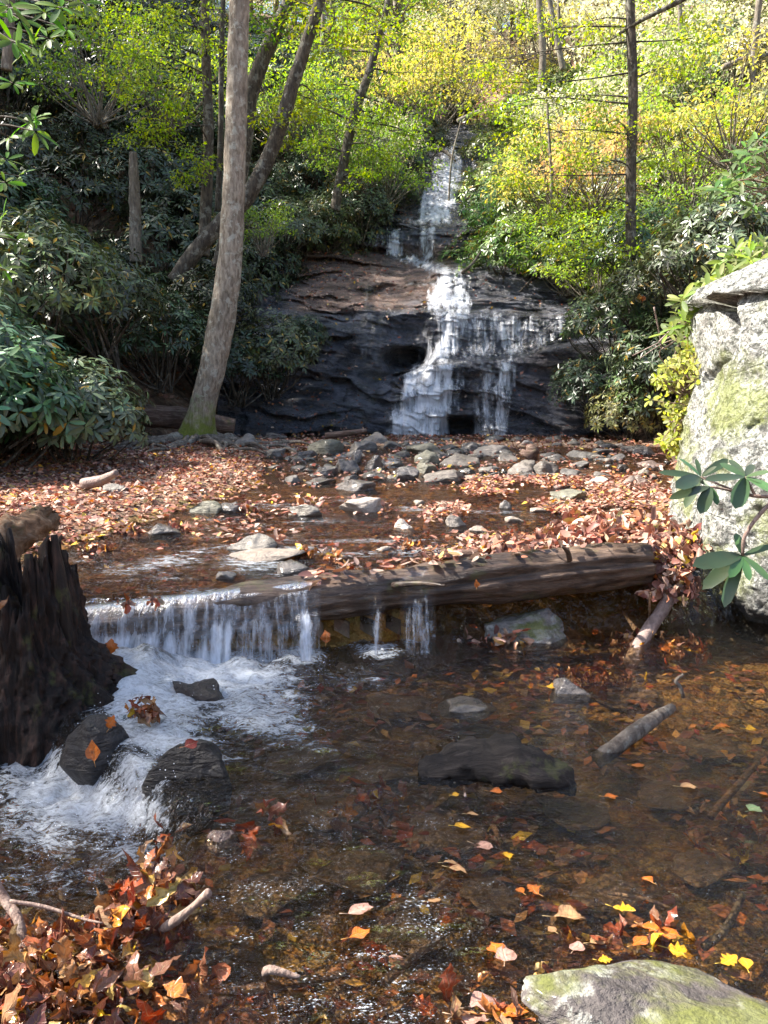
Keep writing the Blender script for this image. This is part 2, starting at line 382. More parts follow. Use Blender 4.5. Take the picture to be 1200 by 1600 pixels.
def boulder_mat():
    m = NT('lichened_boulder'); v = m.co(geo=True)
    n1 = m.noise(v, 1.6, 7, .66, .5); n2 = m.noise(v, 7, 7, .72, .6); n3 = m.noise(v, 42, 5, .7)
    col = m.mix(m.ramp(n1, [(.38, 0.0), (.6, 1.0)]), (.30, .30, .28), (.42, .41, .38))
    col = m.mix(m.ramp(n2, [(.46, 0.0), (.52, .95)]), col, (.60, .61, .56))
    col = m.mix(m.ramp(n3, [(.44, .85), (.52, 0.0)]), col, (.13, .14, .12))
    pit = m.ramp(m.noise(v, 17, 6, .75, .5), [(.40, 1.0), (.455, 0.0)]); col = m.mix(m.math('MULTIPLY', pit, .7), col, (.10, .10, .09))
    g = m.ramp(m.noise(v, 2.0, 6, .62, .2), [(.50, 0.0), (.62, .75)])
    col = m.mix(g, col, m.mix(m.noise(v, 30, 4), (.15, .20, .05), (.36, .38, .12)))
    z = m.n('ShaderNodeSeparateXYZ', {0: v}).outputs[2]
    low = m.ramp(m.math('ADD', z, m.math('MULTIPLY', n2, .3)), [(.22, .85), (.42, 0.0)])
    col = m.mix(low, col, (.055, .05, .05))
    cr = m.ramp(m.voro(m.co((.8, .8, 1.3), (.3, .5, .2), geo=True), 1.0, 'DISTANCE_TO_EDGE'), [(0, 0.0), (.012, 1.0)])
    h = m.math('ADD', m.math('ADD', m.math('MULTIPLY', n2, .8), m.math('MULTIPLY', n3, .35)), m.math('SUBTRACT', m.math('MULTIPLY', cr, .15), m.math('MULTIPLY', pit, .3)))
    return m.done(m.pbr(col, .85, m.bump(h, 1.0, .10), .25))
M['boulder'] = boulder_mat()

def water_mat(name, tint, rip=1.0, flow=(1, 1, 1), rot=0.0, scale=9, bumpd=.03, foamcol=(.76, .81, .86), fine=1.0):
    m = NT(name)
    v = m.co(flow, (0, 0, rot), geo=True)
    n1 = m.noise(v, scale, 3, .5, .6); n2 = m.noise(v, scale * 3.4, 3, .5, .4)
    amp = m.attr('rough')
    h = m.math('MULTIPLY', m.math('ADD', n1, m.math('MULTIPLY', n2, .35 * fine)), m.math('MULTIPLY_ADD', amp, 1.0, .25))
    nrm = m.bump(h, rip, bumpd)
    fr = m.n('ShaderNodeFresnel', {'IOR': 1.37, 'Normal': nrm}).outputs[0]
    gl = m.n('ShaderNodeBsdfGlossy', {'Color': (.95, .97, 1.0), 'Roughness': .035, 'Normal': nrm}).outputs[0]
    tr = m.n('ShaderNodeBsdfTransparent', {'Color': tint}).outputs[0]
    w = m.n('ShaderNodeMixShader', {0: fr, 1: tr, 2: gl}).outputs[0]
    f = m.attr('foam'); s1 = m.noise(v, scale * 1.1, 8, .68, 1.2); s2 = m.noise(v, scale * 5, 5, .7, .5)
    t = m.math('ADD', m.math('MULTIPLY', s1, .62), m.math('MULTIPLY', s2, .38)); t = m.math('MULTIPLY_ADD', m.math('SUBTRACT', t, .5), 2.3, .5)
    ff = m.math('ADD', t, m.math('MULTIPLY_ADD', f, .68, -.79))
    fac = m.math('MULTIPLY', m.ramp(m.math('MULTIPLY', ff, 1.9), [(0, 0.0), (.4, .55), (1, 1.0)]), .97)
    fac = m.math('MULTIPLY', fac, m.math('MULTIPLY', f, 6.0, clamp=True))
    spk = m.math('ADD', m.noise(v, scale * 7, 3, .7), m.math('MULTIPLY_ADD', m.noise(v, scale * .35, 3), .5, -.25))  # foam flecks, also painted white in place of glints on the ripples
    spk = m.math('MULTIPLY', m.math('SUBTRACT', spk, m.math('MULTIPLY_ADD', amp, -.08, .76)), 14.0, clamp=True)
    fac = m.math('MAXIMUM', fac, m.math('MULTIPLY', spk, .8))
    wh = m.pbr(foamcol, .45, m.bump(t, .8, .05), .5, {'Subsurface Weight': 0.0})
    return m.done(m.n('ShaderNodeMixShader', {0: fac, 1: w, 2: wh}).outputs[0])
M['pool'] = water_mat('pool_water', (.80, .71, .55), 1.0, (1.0, 1.8, 1), R(-22), 13, .075)
M['stream'] = water_mat('stream_water', (.76, .60, .44), 1.0, (.6, 1.6, 1), 0, 12, .07)
def fall_mat(name, fx=30, fz=1.6, gain=3.2, col=(.80, .86, .96)):
    m = NT(name); v = m.co((fx, fx * .35, fz), geo=True)
    s1 = m.noise(v, 1.0, 5, .6, .25); v2 = m.co((fx * 2.2, fx, fz * 4), geo=True); s2 = m.noise(v2, 1.0, 4, .65)
    v3 = m.co((4, 4, 3), geo=True); s3 = m.noise(v3, 1.0, 4)
    s4 = m.noise(m.co((26, 26, 12), geo=True), 1.0, 4, .7)
    t = m.math('ADD', m.math('MULTIPLY', s1, .40), m.math('ADD', m.math('MULTIPLY', s2, .20), m.math('ADD', m.math('MULTIPLY', s3, .2), m.math('MULTIPLY', s4, .2))))
    f = m.attr('foam')
    ff = m.math('ADD', t, m.math('MULTIPLY_ADD', f, .34, -.63))
    fac = m.math('MULTIPLY', m.math('MULTIPLY', ff, gain * 1.6, clamp=True), m.math('MULTIPLY', f, 3.0, clamp=True))
    fac = m.math('MULTIPLY', fac, .93)
    nrm = m.bump(t, .7, .05)
    d = m.pbr(col, .3, nrm, .5)
    tl = m.n('ShaderNodeBsdfTranslucent', {'Color': col}).outputs[0]
    wh = m.n('ShaderNodeMixShader', {0: .3, 1: d, 2: tl}).outputs[0]
    fr = m.math('MULTIPLY', m.n('ShaderNodeFresnel', {'IOR': 1.33, 'Normal': nrm}).outputs[0], .8)
    gl = m.n('ShaderNodeBsdfGlossy', {'Color': (1, 1, 1), 'Roughness': .08, 'Normal': nrm}).outputs[0]
    film = m.n('ShaderNodeMixShader', {0: m.math('MULTIPLY', fr, m.math('MULTIPLY', f, 4.0, clamp=True)), 1: m.n('ShaderNodeBsdfTransparent').outputs[0], 2: gl}).outputs[0]
    return m.done(m.n('ShaderNodeMixShader', {0: fac, 1: film, 2: wh}).outputs[0])
M['fall'] = fall_mat('falling_water', 12, .9, 3.1, (.88, .91, .97))
M['lip'] = fall_mat('spilling_water', 24, 1.6, 2.8)
mm = NT('bubble'); M['bubble'] = mm.done(mm.n('ShaderNodeMixShader', {0: mm.n('ShaderNodeFresnel', {'IOR': 1.7}).outputs[0], 1: mm.n('ShaderNodeBsdfTransparent', {'Color': (.95, .95, .95)}).outputs[0], 2: mm.n('ShaderNodeBsdfGlossy', {'Roughness': .02}).outputs[0]}).outputs[0])

# ------------------------------------------------------------------ terrain
ipx = np.interp
def ylog(x): return 4.58 + (np.asarray(x) + 1.35) * .2
def drop(x, y):                    # 1 where the water has dropped past the two dark rocks at lower left
    qx, qy = proj(np.stack([x, y, np.zeros_like(x)], -1))
    return sm(30, -60, qx - np.interp(qy, [1080, 1110, 1150, 1210, 1270, 1330, 1400, 1600], [-60, 60, 120, 215, 325, 285, 215, 90])) * sm(4.2, 3.9, y)
def waterz(x, y):
    x = np.asarray(x, float); y = np.asarray(y, float)
    up = sm(0, .04, y - ylog(x))
    z = np.where(up > .5, .33 + .17 * sm(9.3, 13, y), 0.0)
    return z - .20 * drop(x, y) * (up < .5)
def groundz(x, y, detail=True):
    x = np.asarray(x, float); y = np.asarray(y, float)
    zc = ipx(y, [0, 1.2, 2, 3, 4.4, 18, 18.6, 20.3, 24.6, 25.4, 31.5, 45, 62, 90, 140], [-.12, -.15, -.2, -.2, -.17, .42, .8, 2.7, 4.2, 5.2, 8.9, 17.0, 25.0, 32, 36])
    low = ipx(y, [0, 1.5, 2.4, 5.5], [-.08, -.15, -.2, -.17]) - .25 * drop(x, y)
    upz = ipx(y, [4, 9, 10.4, 12, 14, 17, 17.5], [.20, .25, .32, .43, .51, .47, .45])
    cav = .26 * sm(.15, .6, x); u = sm(-.12 + cav, .05 + cav, y - ylog(x))
    z = np.where(y > 17.5, np.maximum(zc, .45), low * (1 - u) + upz * u)
    xb = ipx(y, [0, 4.6, 5.2, 6.0, 7.3, 8.6, 9.8, 12, 17], [-2.6, -2.3, -2.2, -2.0, -1.75, -1.5, -1.3, -1.5, -2.6])
    bl = sm(-.15, .7, xb - x) * sm(4.4, 5.2, y) * sm(17.5, 16, y); z = z + bl * (.17 + .05 * np.clip(xb - x, 0, 4)) * (.12 + .88 * sm(13, 9.5, y))
    z = z + .12 * np.exp(-(((x + 2.9) / 1.2) ** 2 + ((y - 13.0) / .8) ** 2))
    xr = ipx(y, [0, 4, 6, 8, 10, 14, 17, 20, 23.5, 25, 31, 40, 140], [2.9, 2.9, 2.2, 2.4, 3.4, 4.6, 4.5, 3.6, 2.2, 2.2, 3.1, 4.5, 6])
    xl = ipx(y, [0, 5, 10, 14, 17, 20, 23.5, 25, 31, 40, 140], [-3.6, -4.2, -5.4, -5.0, -3.2, -2.8, -.9, .2, 1.7, 0, -4])
    sl = ipx(y, [0, 8, 14, 30, 50, 140], [.5, .7, .8, .55, .18, .06])
    dl = np.clip(xl - x, 0, None); dr = np.clip(x - xr, 0, None)
    z = z + sl * (dl + .9 * dr) * (1 - .012 * np.minimum(dl + dr, 30)) * 1.0
    z = z + sm(.0, .5, dl) * .1
    if detail:
        p = np.stack([x, y, 0 * x], -1); far = sm(0, 1, (dl + dr)) + sm(30, 45, y)
        z = z + fbm(p * .45, 4) * .35 * np.minimum(far, 1) + fbm(p * 2.1, 3) * .03
    return z
def grid_faces(nx, ny):
    i = np.arange(ny - 1)[:, None] * nx + np.arange(nx - 1)[None]
    return np.stack([i, i + 1, i + nx + 1, i + nx], -1).reshape(-1, 4)
def sheet(name, xs, ys, zf, mat, attrs=None, keep=None):
    X, Y = np.meshgrid(xs, ys); Z = zf(X.ravel(), Y.ravel())
    V = np.stack([X.ravel(), Y.ravel(), Z], -1); F = grid_faces(len(xs), len(ys))
    if keep is not None:
        k = keep(V); F = F[k[F].any(1)]
    a = {q: f(V) for q, f in (attrs or {}).items()}
    return structure(mk(name, V, [F], mat, None, True, a))
def steps(*seg):
    o = []
    for a, b, d in seg: o.append(np.arange(a, b, d))
    return np.concatenate(o)
gx = steps((-90, -20, 2.5), (-20, -6, .5), (-6, 6, .12), (6, 20, .5), (20, 90.1, 2.5))
gy = steps((-12, .6, .6), (.6, 19, .1), (19, 34, .25), (34, 141, 1.5))
bedlim = lambda V: (V[:, 1] < 18)
sheet('ground', gx, gy, lambda x, y: groundz(x, y), M['ground'])
# a finer sheet of gravel and cobbles under the water, lying just over the ground
sheet('stream_bed', np.arange(-3.2, 3.6, .03), np.arange(.7, 10.2, .03), lambda x, y: groundz(x, y) + .004 + .035 * np.maximum(0, fbm(np.stack([x * 3.5, y * 3.5, 0 * x], -1), 3)) + .012 * fbm(np.stack([x * 11, y * 11, 0 * x], -1), 2), M['bed'],
      keep=lambda V: groundz(V[:, 0], V[:, 1], False) < waterz(V[:, 0], V[:, 1]) + .03)

# ------------------------------------------------------------------ water
def blobs(V, lst, z=0.0):
    qx, qy = proj(V); o = np.zeros(len(V))
    for (a, b, ra, rb, s, rot) in lst:
        c, s_ = math.cos(R(rot)), math.sin(R(rot)); dx, dy = qx - a, qy - b
        u = (dx * c + dy * s_) / ra; v = (-dx * s_ + dy * c) / rb
        o = np.maximum(o, s * sm(1.15, .15, np.sqrt(u * u + v * v)))
    return o
FOAM = [(215, 1205, 70, 60, .85, 20), (230, 1090, 150, 70, 1.1, 15), (340, 1050, 190, 50, 1.1, 4), (300, 1060, 210, 60, 1.05, 8), (200, 1060, 110, 90, 1.2, 0), (240, 1150, 150, 45, 1.0, 12), (110, 1250, 190, 75, 1.0, 12), (30, 1180, 100, 50, 1.0, 8), (400, 1120, 130, 50, .8, 15), (400, 1080, 130, 60, .75, 20), (250, 1130, 130, 50, .75, 10), (60, 1190, 130, 50, .75, 15),
        (200, 1265, 110, 50, .95, 15), (90, 1230, 110, 50, .9, 10), (60, 1300, 150, 60, .62, 5), (200, 1330, 120, 40, .6, 10), (590, 1015, 60, 22, .75, 0), (650, 990, 50, 20, .85, 0),
        (470, 1025, 60, 25, .8, 0), (480, 1160, 90, 30, .42, 20), (330, 1180, 90, 30, .5, 10), (60, 1370, 180, 50, .42, 0), (560, 1060, 90, 30, .38, 0), (720, 1000, 60, 12, .35, 0), (900, 1075, 20, 8, .4, 0)]
def foam_low(V): return blobs(V, FOAM)
def rough_low(V):
    qx, qy = proj(V); r = sm(900, 480, qx) * .8 + .2 + .5 * foam_low(V) + 1.1 * np.exp(-(((qx - 650) / 210) ** 2 + ((qy - 1490) / 130) ** 2)); return np.minimum(r, 1.7)
def low_z(x, y):
    V = np.stack([x, y, waterz(x, y)], -1); f = foam_low(V); r = rough_low(V)
    return V[:, 2] + .020 * r * fbm(np.stack([x * 5, y * 9, 0 * x], -1), 3) + .06 * f * (fbm(np.stack([x * 7, y * 7, 0 * x + 4], -1), 4) + .35) + .09 * blobs(V, [(215, 1050, 95, 70, 1, 0), (180, 1020, 60, 50, .6, 0)])
sheet('pool_water', np.arange(-3.2, 3.8, .022), np.arange(.7, 5.35, .022), low_z, M['pool'], {'foam': foam_low, 'rough': rough_low},
      keep=lambda V: (V[:, 1] < ylog(V[:, 0]) + .12 + .25 * sm(.15, .6, V[:, 0])) & (groundz(V[:, 0], V[:, 1], False) < V[:, 2] + .05))
UFOAM_SHEEN = [(250, 880, 120, 22, .5, -8), (450, 860, 150, 14, .45, 0), (600, 845, 160, 8, .45, 0), (700, 870, 120, 8, .42, 0), (420, 790, 120, 9, .42, 0), (760, 800, 120, 6, .4, 0), (560, 865, 60, 10, .5, 0), (660, 862, 90, 14, .6, 0), (420, 845, 90, 14, .38, 0), (400, 880, 110, 22, .55, 0), (560, 780, 60, 8, .45, 0), (650, 795, 60, 9, .5, 0), (320, 860, 100, 12, .4, -8), (260, 900, 80, 14, .38, 0),  # stream foam, plus white streaks painted in for sky reflections
         (540, 712, 40, 12, .55, 0), (610, 722, 25, 18, .6, 0), (640, 695, 70, 10, .9, 0), (765, 694, 60, 6, .8, 0), (470, 900, 120, 12, .42, 0), (500, 815, 120, 8, .38, 0), (330, 925, 160, 14, .45, 0)]
def foam_sheen_up(V): return blobs(V, UFOAM_SHEEN)
def rough_up(V):
    qx, qy = proj(V); return np.minimum(1.6, .75 + .5 * sm(760, 860, qy) * sm(760, 500, qx) + .6 * foam_sheen_up(V))
sheet('stream_water', np.arange(-3.6, 4.6, .03), np.arange(4.2, 17.4, .03),
      lambda x, y: waterz(x, np.maximum(y, ylog(x) + .05)) + .009 * fbm(np.stack([x * 4, y * 8, 0 * x], -1), 3) - .03 * sm(.12, 0, y - ylog(x)), M['stream'], {'foam': foam_sheen_up, 'rough': rough_up},
      keep=lambda V: (V[:, 1] > ylog(V[:, 0]) + .01) & (groundz(V[:, 0], V[:, 1], False) < V[:, 2] + .06) & ((V[:, 0] < .2) | (V[:, 1] > ylog(V[:, 0]) + .10 + .2 * sm(.2, .6, V[:, 0]))))

# ------------------------------------------------------------------ the rock face and the waterfall
COL = [340, 380, 450, 520, 590, 630, 665, 680, 730, 760, 800, 860, 920, 1010]
KEY = {
 340: [(655,16.3),(600,16.9),(585,17.3),(520,18.2),(505,18.8),(450,20.2),(400,21.9),(392,22.2),(385,22.6),(330,25),(240,29),(190,33)],
 380: [(668,16.6),(600,17.0),(585,17.3),(520,18.0),(505,18.5),(450,19.9),(400,21.6),(392,22.0),(385,22.4),(330,25),(240,29),(190,33)],
 450: [(680,16.9),(612,17.2),(598,17.6),(500,18.2),(486,18.7),(440,20.2),(400,22.0),(390,22.2),(380,22.6),(320,25),(240,29),(190,33)],
 520: [(692,17.0),(600,17.5),(586,17.9),(500,18.3),(484,18.8),(440,20.4),(385,22.6),(378,22.8),(370,23.3),(310,25.5),(240,29),(190,33)],
 590: [(696,17.2),(605,17.5),(592,17.9),(496,18.4),(482,18.9),(440,20.6),(396,22.9),(368,23.1),(360,23.7),(300,26),(240,29.5),(190,33)],
 630: [(696,17.1),(586,17.4),(574,18.2),(490,18.4),(481,18.9),(445,20.4),(403,23),(362,23.2),(352,23.8),(300,26.2),(236,29.5),(190,33)],
 665: [(696,17.0),(576,17.3),(566,18.1),(488,18.4),(480,18.8),(436,20.0),(408,22.8),(364,23.0),(352,23.6),(300,26.1),(234,29.5),(190,33)],
 680: [(696,17.0),(572,17.3),(562,18.0),(488,18.4),(480,18.8),(426,19.6),(406,22.3),(365,22.6),(352,23.3),(300,26),(232,29.5),(190,33)],
 730: [(696,17.0),(568,17.2),(558,17.9),(490,18.2),(482,18.7),(426,19.5),(405,22),(365,22.4),(352,23),(300,26),(232,29.5),(190,33)],
 760: [(696,16.9),(566,17.2),(556,17.8),(491,18.1),(483,18.6),(426,19.3),(405,21.6),(365,22.3),(352,23),(300,25.8),(232,29.3),(190,33)],
 800: [(696,16.8),(562,17.1),(553,17.6),(492,17.9),(484,18.4),(426,19.4),(405,21.5),(365,22.2),(352,22.8),(300,25.5),(232,29),(190,33)],
 860: [(696,16.6),(548,17.0),(540,17.4),(495,17.6),(487,18.1),(426,19.4),(405,21.5),(365,22.2),(352,22.8),(300,25.5),(232,29),(190,33)],
 920: [(692,16.4),(534,16.9),(524,17.2),(500,17.4),(490,18.0),(426,19.4),(405,21.5),(365,22.2),(352,22.8),(300,25.5),(232,29),(190,33)],
 1010:[(688,16.2),(540,16.9),(530,17.2),(505,17.5),(495,18.2),(426,19.6),(405,21.5),(365,22.2),(352,22.8),(300,25.5),(232,29),(190,33)]}
KY = np.array([[k[0] for k in KEY[c]] for c in COL]); KD = np.array([[k[1] for k in KEY[c]] for c in COL])
def relief(px, py, off=0.0):
    px = np.asarray(px, float).ravel(); py = np.asarray(py, float).ravel()
    wob = fbm(np.stack([px / 38, py / 60, 0 * px], -1), 3) * 9
    ky = np.stack([ipx(px, COL, KY[:, k]) for k in range(12)], -1); kd = np.stack([ipx(px, COL, KD[:, k]) for k in range(12)], -1)
    amp = np.array([.2, .5, .6, .35, .25, .5, .5, .6, .6, .8, .8, 1.]) * .7
    ky = ky + wob[:, None] * amp * sm(715, 690, py)[:, None]
    d = np.empty(len(px)); seg = np.zeros(len(px))
    yy = np.clip(py, ky[:, 11], ky[:, 0])
    d[:] = kd[:, 11]
    for k in range(11):
        m = (yy <= ky[:, k]) & (yy >= ky[:, k + 1])
        t = (ky[m, k] - yy[m]) / np.maximum(ky[m, k] - ky[m, k + 1], .1)
        if k in (0, 2, 6): t = .25 * t + .75 * t ** 2.2
        d[m] = kd[m, k] + (kd[m, k + 1] - kd[m, k]) * t; seg[m] = k + t
    P = at(px, yy, d); x, z = P[:, 0], P[:, 2]
    s = np.stack([x * .45, P[:, 1] * .6, (z + .10 * x) * 2.4], -1)
    n = fbm(s + 3, 5, .55); big = fbm(P * .55 + 9, 3)
    lay = (z + .18 * x) * 1.35 + 1.5 * fbm(np.stack([x * .42, P[:, 1] * .3, z * .7], -1), 4); fr = lay - np.floor(lay)
    lay2 = (z + .25 * x) * 3.6 + 2.2 * fbm(np.stack([x * .9, P[:, 1] * .5, z * 1.2 + 5], -1), 4); fr2 = lay2 - np.floor(lay2)
    m1 = sm(-.22, .18, fbm(np.stack([x * .6, P[:, 1] * .3, z * 1.1 + 40], -1), 2)); m2 = sm(-.05, .3, fbm(np.stack([x * .8, P[:, 1] * .5, z * 1.6 + 60], -1), 2))
    step = (sm(.0, .93, fr) - sm(.93, 1.0, fr)) * .42 * m1 + (sm(0, .9, fr2) - sm(.9, 1, fr2)) * .17 * m2
    vj = (x + .35 * z) * .9 + .8 * fbm(P * .7 + 70, 3); fv = vj - np.floor(vj); step = step + (sm(0, .1, fv) - 1) * -.12 * sm(0, .3, fbm(P * .9 + 80, 2))
    g = .7 + .5 * sm(-.3, .3, fbm(P * .8 + 31, 2))
    left = sm(700, 620, px)
    n = n + .75 * fbm(np.stack([x * 1.3, P[:, 1] * 1.5, (z + .2 * x) * 5.5], -1), 4, .6); d2 = d + step * (.5 + .5 * left) * g + .20 * n + .22 * big
    cave = np.exp(-(((px - 636) / 34) ** 4 + ((py - 560) / 17) ** 4)) * 1.1 + np.exp(-(((px - 720) / 26) ** 4 + ((py - 668) / 14) ** 4)) * .9
    cave += np.exp(-(((px - 640) / 30) ** 2 + ((py - 515) / 26) ** 2)) * .35
    d2 = d2 + cave - off * sm(0, 1, 1.0)
    q = at(px, yy, d2)
    q[:, 2] -= np.clip(py - ky[:, 0], 0, None) * .03
    return q, seg
def inpoly(px, py, poly):
    o = np.zeros(px.shape, bool); n = len(poly)
    for k in range(n):
        x1, y1 = poly[k]; x2, y2 = poly[(k + 1) % n]
        c = ((y1 > py) != (y2 > py)) & (px < (x2 - x1) * (py - y1) / ((y2 - y1) or 1e-9) + x1); o ^= c
    return o
def polydist(px, py, poly):        # signed distance in pixels, positive inside
    d = np.full(px.shape, 1e9); n = len(poly)
    for k in range(n):
        a = np.array(poly[k], float); b = np.array(poly[(k + 1) % n], float); ab = b - a
        t = np.clip(((px - a[0]) * ab[0] + (py - a[1]) * ab[1]) / max(ab @ ab, 1e-9), 0, 1)
        d = np.minimum(d, np.hypot(px - a[0] - t * ab[0], py - a[1] - t * ab[1]))
    return np.where(inpoly(px, py, poly), d, -d)
gpx, gpy = np.meshgrid(np.arange(340, 1012, 1.6), np.arange(704, 194, -1.3))
Vc, seg = relief(gpx, gpy)
tanw = 1.25 * sm(3.5, 4.1, seg) * sm(6.6, 6.0, seg) * sm(430, 480, gpx.ravel()) * sm(720, 690, gpx.ravel()) + .35 * sm(.1, .5, seg) * sm(1.2, .9, seg) * sm(700, 760, gpx.ravel()) * .6
structure(mk('rock_cliff', Vc, [grid_faces(gpx.shape[1], gpx.shape[0])], M['cliff'], None, True, {'tan': tanw}))
FALL = [  # (polygon, density, softness)
 ([(699,226),(714,226),(722,262),(718,300),(704,352),(640,354),(652,325),(668,290),(684,252)], .95, 7),
 ([(678,250),(690,246),(680,282),(664,296)], .6, 4),
 ([(610,356),(626,356),(630,392),(640,408),(600,398),(604,380)], 1.0, 4), ([(658,352),(680,352),(678,402),(664,410),(656,385)], .95, 4), ([(634,356),(652,356),(650,400),(634,400)], .45, 5),
 ([(590,362),(602,360),(598,385),(586,384)], .5, 4), ([(558,368),(580,364),(575,380),(556,382)], .5, 4),
 ([(598,386),(650,398),(700,414),(732,424),(690,436),(640,414),(604,402)], .9, 6), ([(600,402),(690,430),(672,446),(560,392)], .35, 8),
 ([(682,424),(728,422),(738,484),(664,486),(674,450)], .98, 7), ([(632,438),(680,440),(676,450),(636,446)], .5, 3),
 ([(672,478),(738,478),(736,505),(722,540),(700,572),(654,576),(662,552),(684,520)], .92, 9), ([(640,500),(680,490),(672,560),(650,560)], .42, 9), ([(730,482),(905,494),(884,526),(820,558),(715,564)], .56, 9), ([(776,494),(822,494),(806,560),(770,562)], .74, 8),
 ([(655,566),(712,564),(712,600),(704,640),(702,700),(600,700),(608,655),(620,612),(634,582)], 1.05, 8), ([(690,560),(735,560),(730,600),(712,650),(700,640)], .5, 8),
 ([(772,562),(808,556),(802,600),(790,696),(768,696),(776,620)], .88, 6), ([(736,600),(772,590),(778,696),(742,696)], .70, 9), ([(740,562),(806,558),(796,620),(742,630)], .52, 10), ([(560,500),(600,500),(590,640),(570,690),(545,640)], .28, 8),
 ([(568,440),(582,440),(584,540),(568,540)], .36, 6), ([(580,484),(588,484),(580,530),(570,530)], .35, 4), ([(480,600),(505,600),(500,640),(480,640)], .2, 6)]
wpx, wpy = np.meshgrid(np.arange(540, 915, 1.3), np.arange(702, 222, -1.2))
fx, fy = wpx.ravel(), wpy.ravel(); fo = np.zeros(fx.shape); wx = fbm(np.stack([fx / 9, fy / 45, 0 * fx], -1), 4) * 11 + fbm(np.stack([fx / 3, fy / 60, 0 * fx + 9], -1), 2) * 5
for poly, den, soft in FALL: fo = np.maximum(fo, den * sm(-soft * 1.3, soft * 1.9, polydist(fx + wx, fy, poly) + wx * .4) ** .8)
fo = fo * (.86 + .5 * fbm(np.stack([fx / 14, fy / 38, 0 * fx + 30], -1), 3))
Vw, _ = relief(wpx, wpy, 0)
yd = Vw[:, 1].reshape(wpx.shape)
for _ in range(3):                  # the water jumps over the small ledges instead of clinging to them
    pad = np.pad(yd, ((9, 9), (3, 3)), mode='edge'); cs = np.cumsum(pad, 0); b1 = (cs[18:] - np.concatenate([np.zeros((1, pad.shape[1])), cs[:-19]]))[:yd.shape[0]] / 19
    cs = np.cumsum(b1, 1); b2 = (cs[:, 6:] - np.concatenate([np.zeros((b1.shape[0], 1)), cs[:, :-7]], 1)) / 7; yd = np.minimum(b2[:, :yd.shape[1]], yd)
Vw = at(fx, np.minimum(fy, 696), yd.ravel() - .04); Vw[:, 2] -= np.clip(fy - 696, 0, None) * .01
cd = unit(np.array([0, 0, CAMZ]) - Vw); Vw = Vw + cd * (.03 + .08 * fo + .07 * fbm(Vw * np.array([10, 2, .8]), 3))[:, None]
Fw = grid_faces(wpx.shape[1], wpx.shape[0]); Fw = Fw[(fo[Fw] > .02).any(1)]
structure(mk('waterfall', Vw, [Fw], M['fall'], None, True, {'foam': fo}))
# ------------------------------------------------------------------ log dam
La = np.array([-1.62, 4.52, .16]); Lb = np.array([1.63, 5.18, .40])
lt = np.linspace(0, 1, 9); LP = La + (Lb - La) * lt[:, None]; LP[:, 2] += .03 * np.sin(lt * 3.1) ; LR = ipx(lt, [0, .3, .6, .85, 1], [.12, .128, .132, .142, .12])
V, F = tube(LP, LR, 48, 260, .30, 1.6)
ax = unit(Lb - La); tt = (V - La) @ ax
ang = np.arctan2(V[:, 2] - (La[2] + tt * (Lb[2] - La[2]) / np.linalg.norm(Lb - La)), -(V[:, 1] - (La[1] + tt * ax[1])))
gro = fbm(np.stack([tt * .9, ang * 3.2, 0 * tt], -1), 5, .6) * .036 + fbm(np.stack([tt * 2.5, ang * 9, 0 * tt + 3], -1), 3) * .008
ctr = La + tt[:, None] * ax; V = V + unit(V - ctr) * gro[:, None]
crack = sm(1.9, 2.3, tt) * np.exp(-((ang - (.35 + .12 * np.sin(tt * 3))) / .10) ** 2) * .045; V = V - unit(V - ctr) * crack[:, None]
logo = mk('fallen_log', V, F, M['log'], origin=LP[4])
tag(logo, 'big weathered fallen log lying across the stream and damming it', 'log')
for p0, p1, r in (((.05, 4.72, .37), (.33, 4.50, .42), .02), ((1.1, 4.95, .47), (1.02, 4.8, .58), .018)):
    V, F = tube([p0, (np.array(p0) + p1) / 2 + .01, p1], [r, r * .8, r * .35], 8, None, .2, 20); mk('branch_stub', V - LP[4], F, M['log'], logo)

# water spilling over the log
def spill(name, x0, x1, den, z_top=.345, reach=.20, bottom=-.01, n=14, seed=0, film=.41):
    xs = np.arange(x0, x1, .006); ts = np.linspace(0, 1, 34); X, T = np.meshgrid(xs, ts)
    lc = La[1] + (X - La[0]) * .203; lz = La[2] + (X - La[0]) * (Lb[2] - La[2]) / (Lb[0] - La[0]); r = .145
    th = np.clip(T / .45, 0, 1) * R(115) - R(25)
    y = lc - np.sin(th) * (r + .012); z = lz + np.cos(th) * (r + .012)
    k = np.clip((T - .45) / .55, 0, 1); te = R(90)
    zf = z * (1 - k) + bottom * k; y = y - reach * .30 * k ** .6; z = zf
    p = np.stack([X * 9, T * 2.2, 0 * X + seed], -1); y = y - .02 * fbm(p, 3) * (T > .3)
    w = np.zeros(X.shape) + (film + .12 * sm(X_(420), X_(330), X) * (film > .4)) * sm(.1, .3, T) * sm(1.05, .9, T)
    fr = .30 + .55 * fbm(np.stack([X * 2.3, 0 * X, 0 * X + seed + 7], -1), 3)
    st_ = .55 + 1.1 * fbm(np.stack([X * 13 + .3 * T, T * .7, 0 * X + seed], -1), 3); w = np.maximum(w, np.clip(den(X) * np.clip(st_ + .35, .1, 1.1) + .5 * (fr - .3), 0, 1.1) * sm(.22, .62, T)) * np.where(den(X) > 0.02, 1, 0) ** 1
    w = w * sm(x0, x0 + .05, X) * sm(x1, x1 - .07, X); V = np.stack([X, y, z], -1).reshape(-1, 3); w = w.ravel(); Fq = grid_faces(len(xs), len(ts)); Fq = Fq[(w[Fq] > .01).any(1)]
    return structure(mk(name, V, [Fq], M['lip'], None, True, {'foam': w}))
X_ = lambda px: (px - 600) / FPX * 4.55
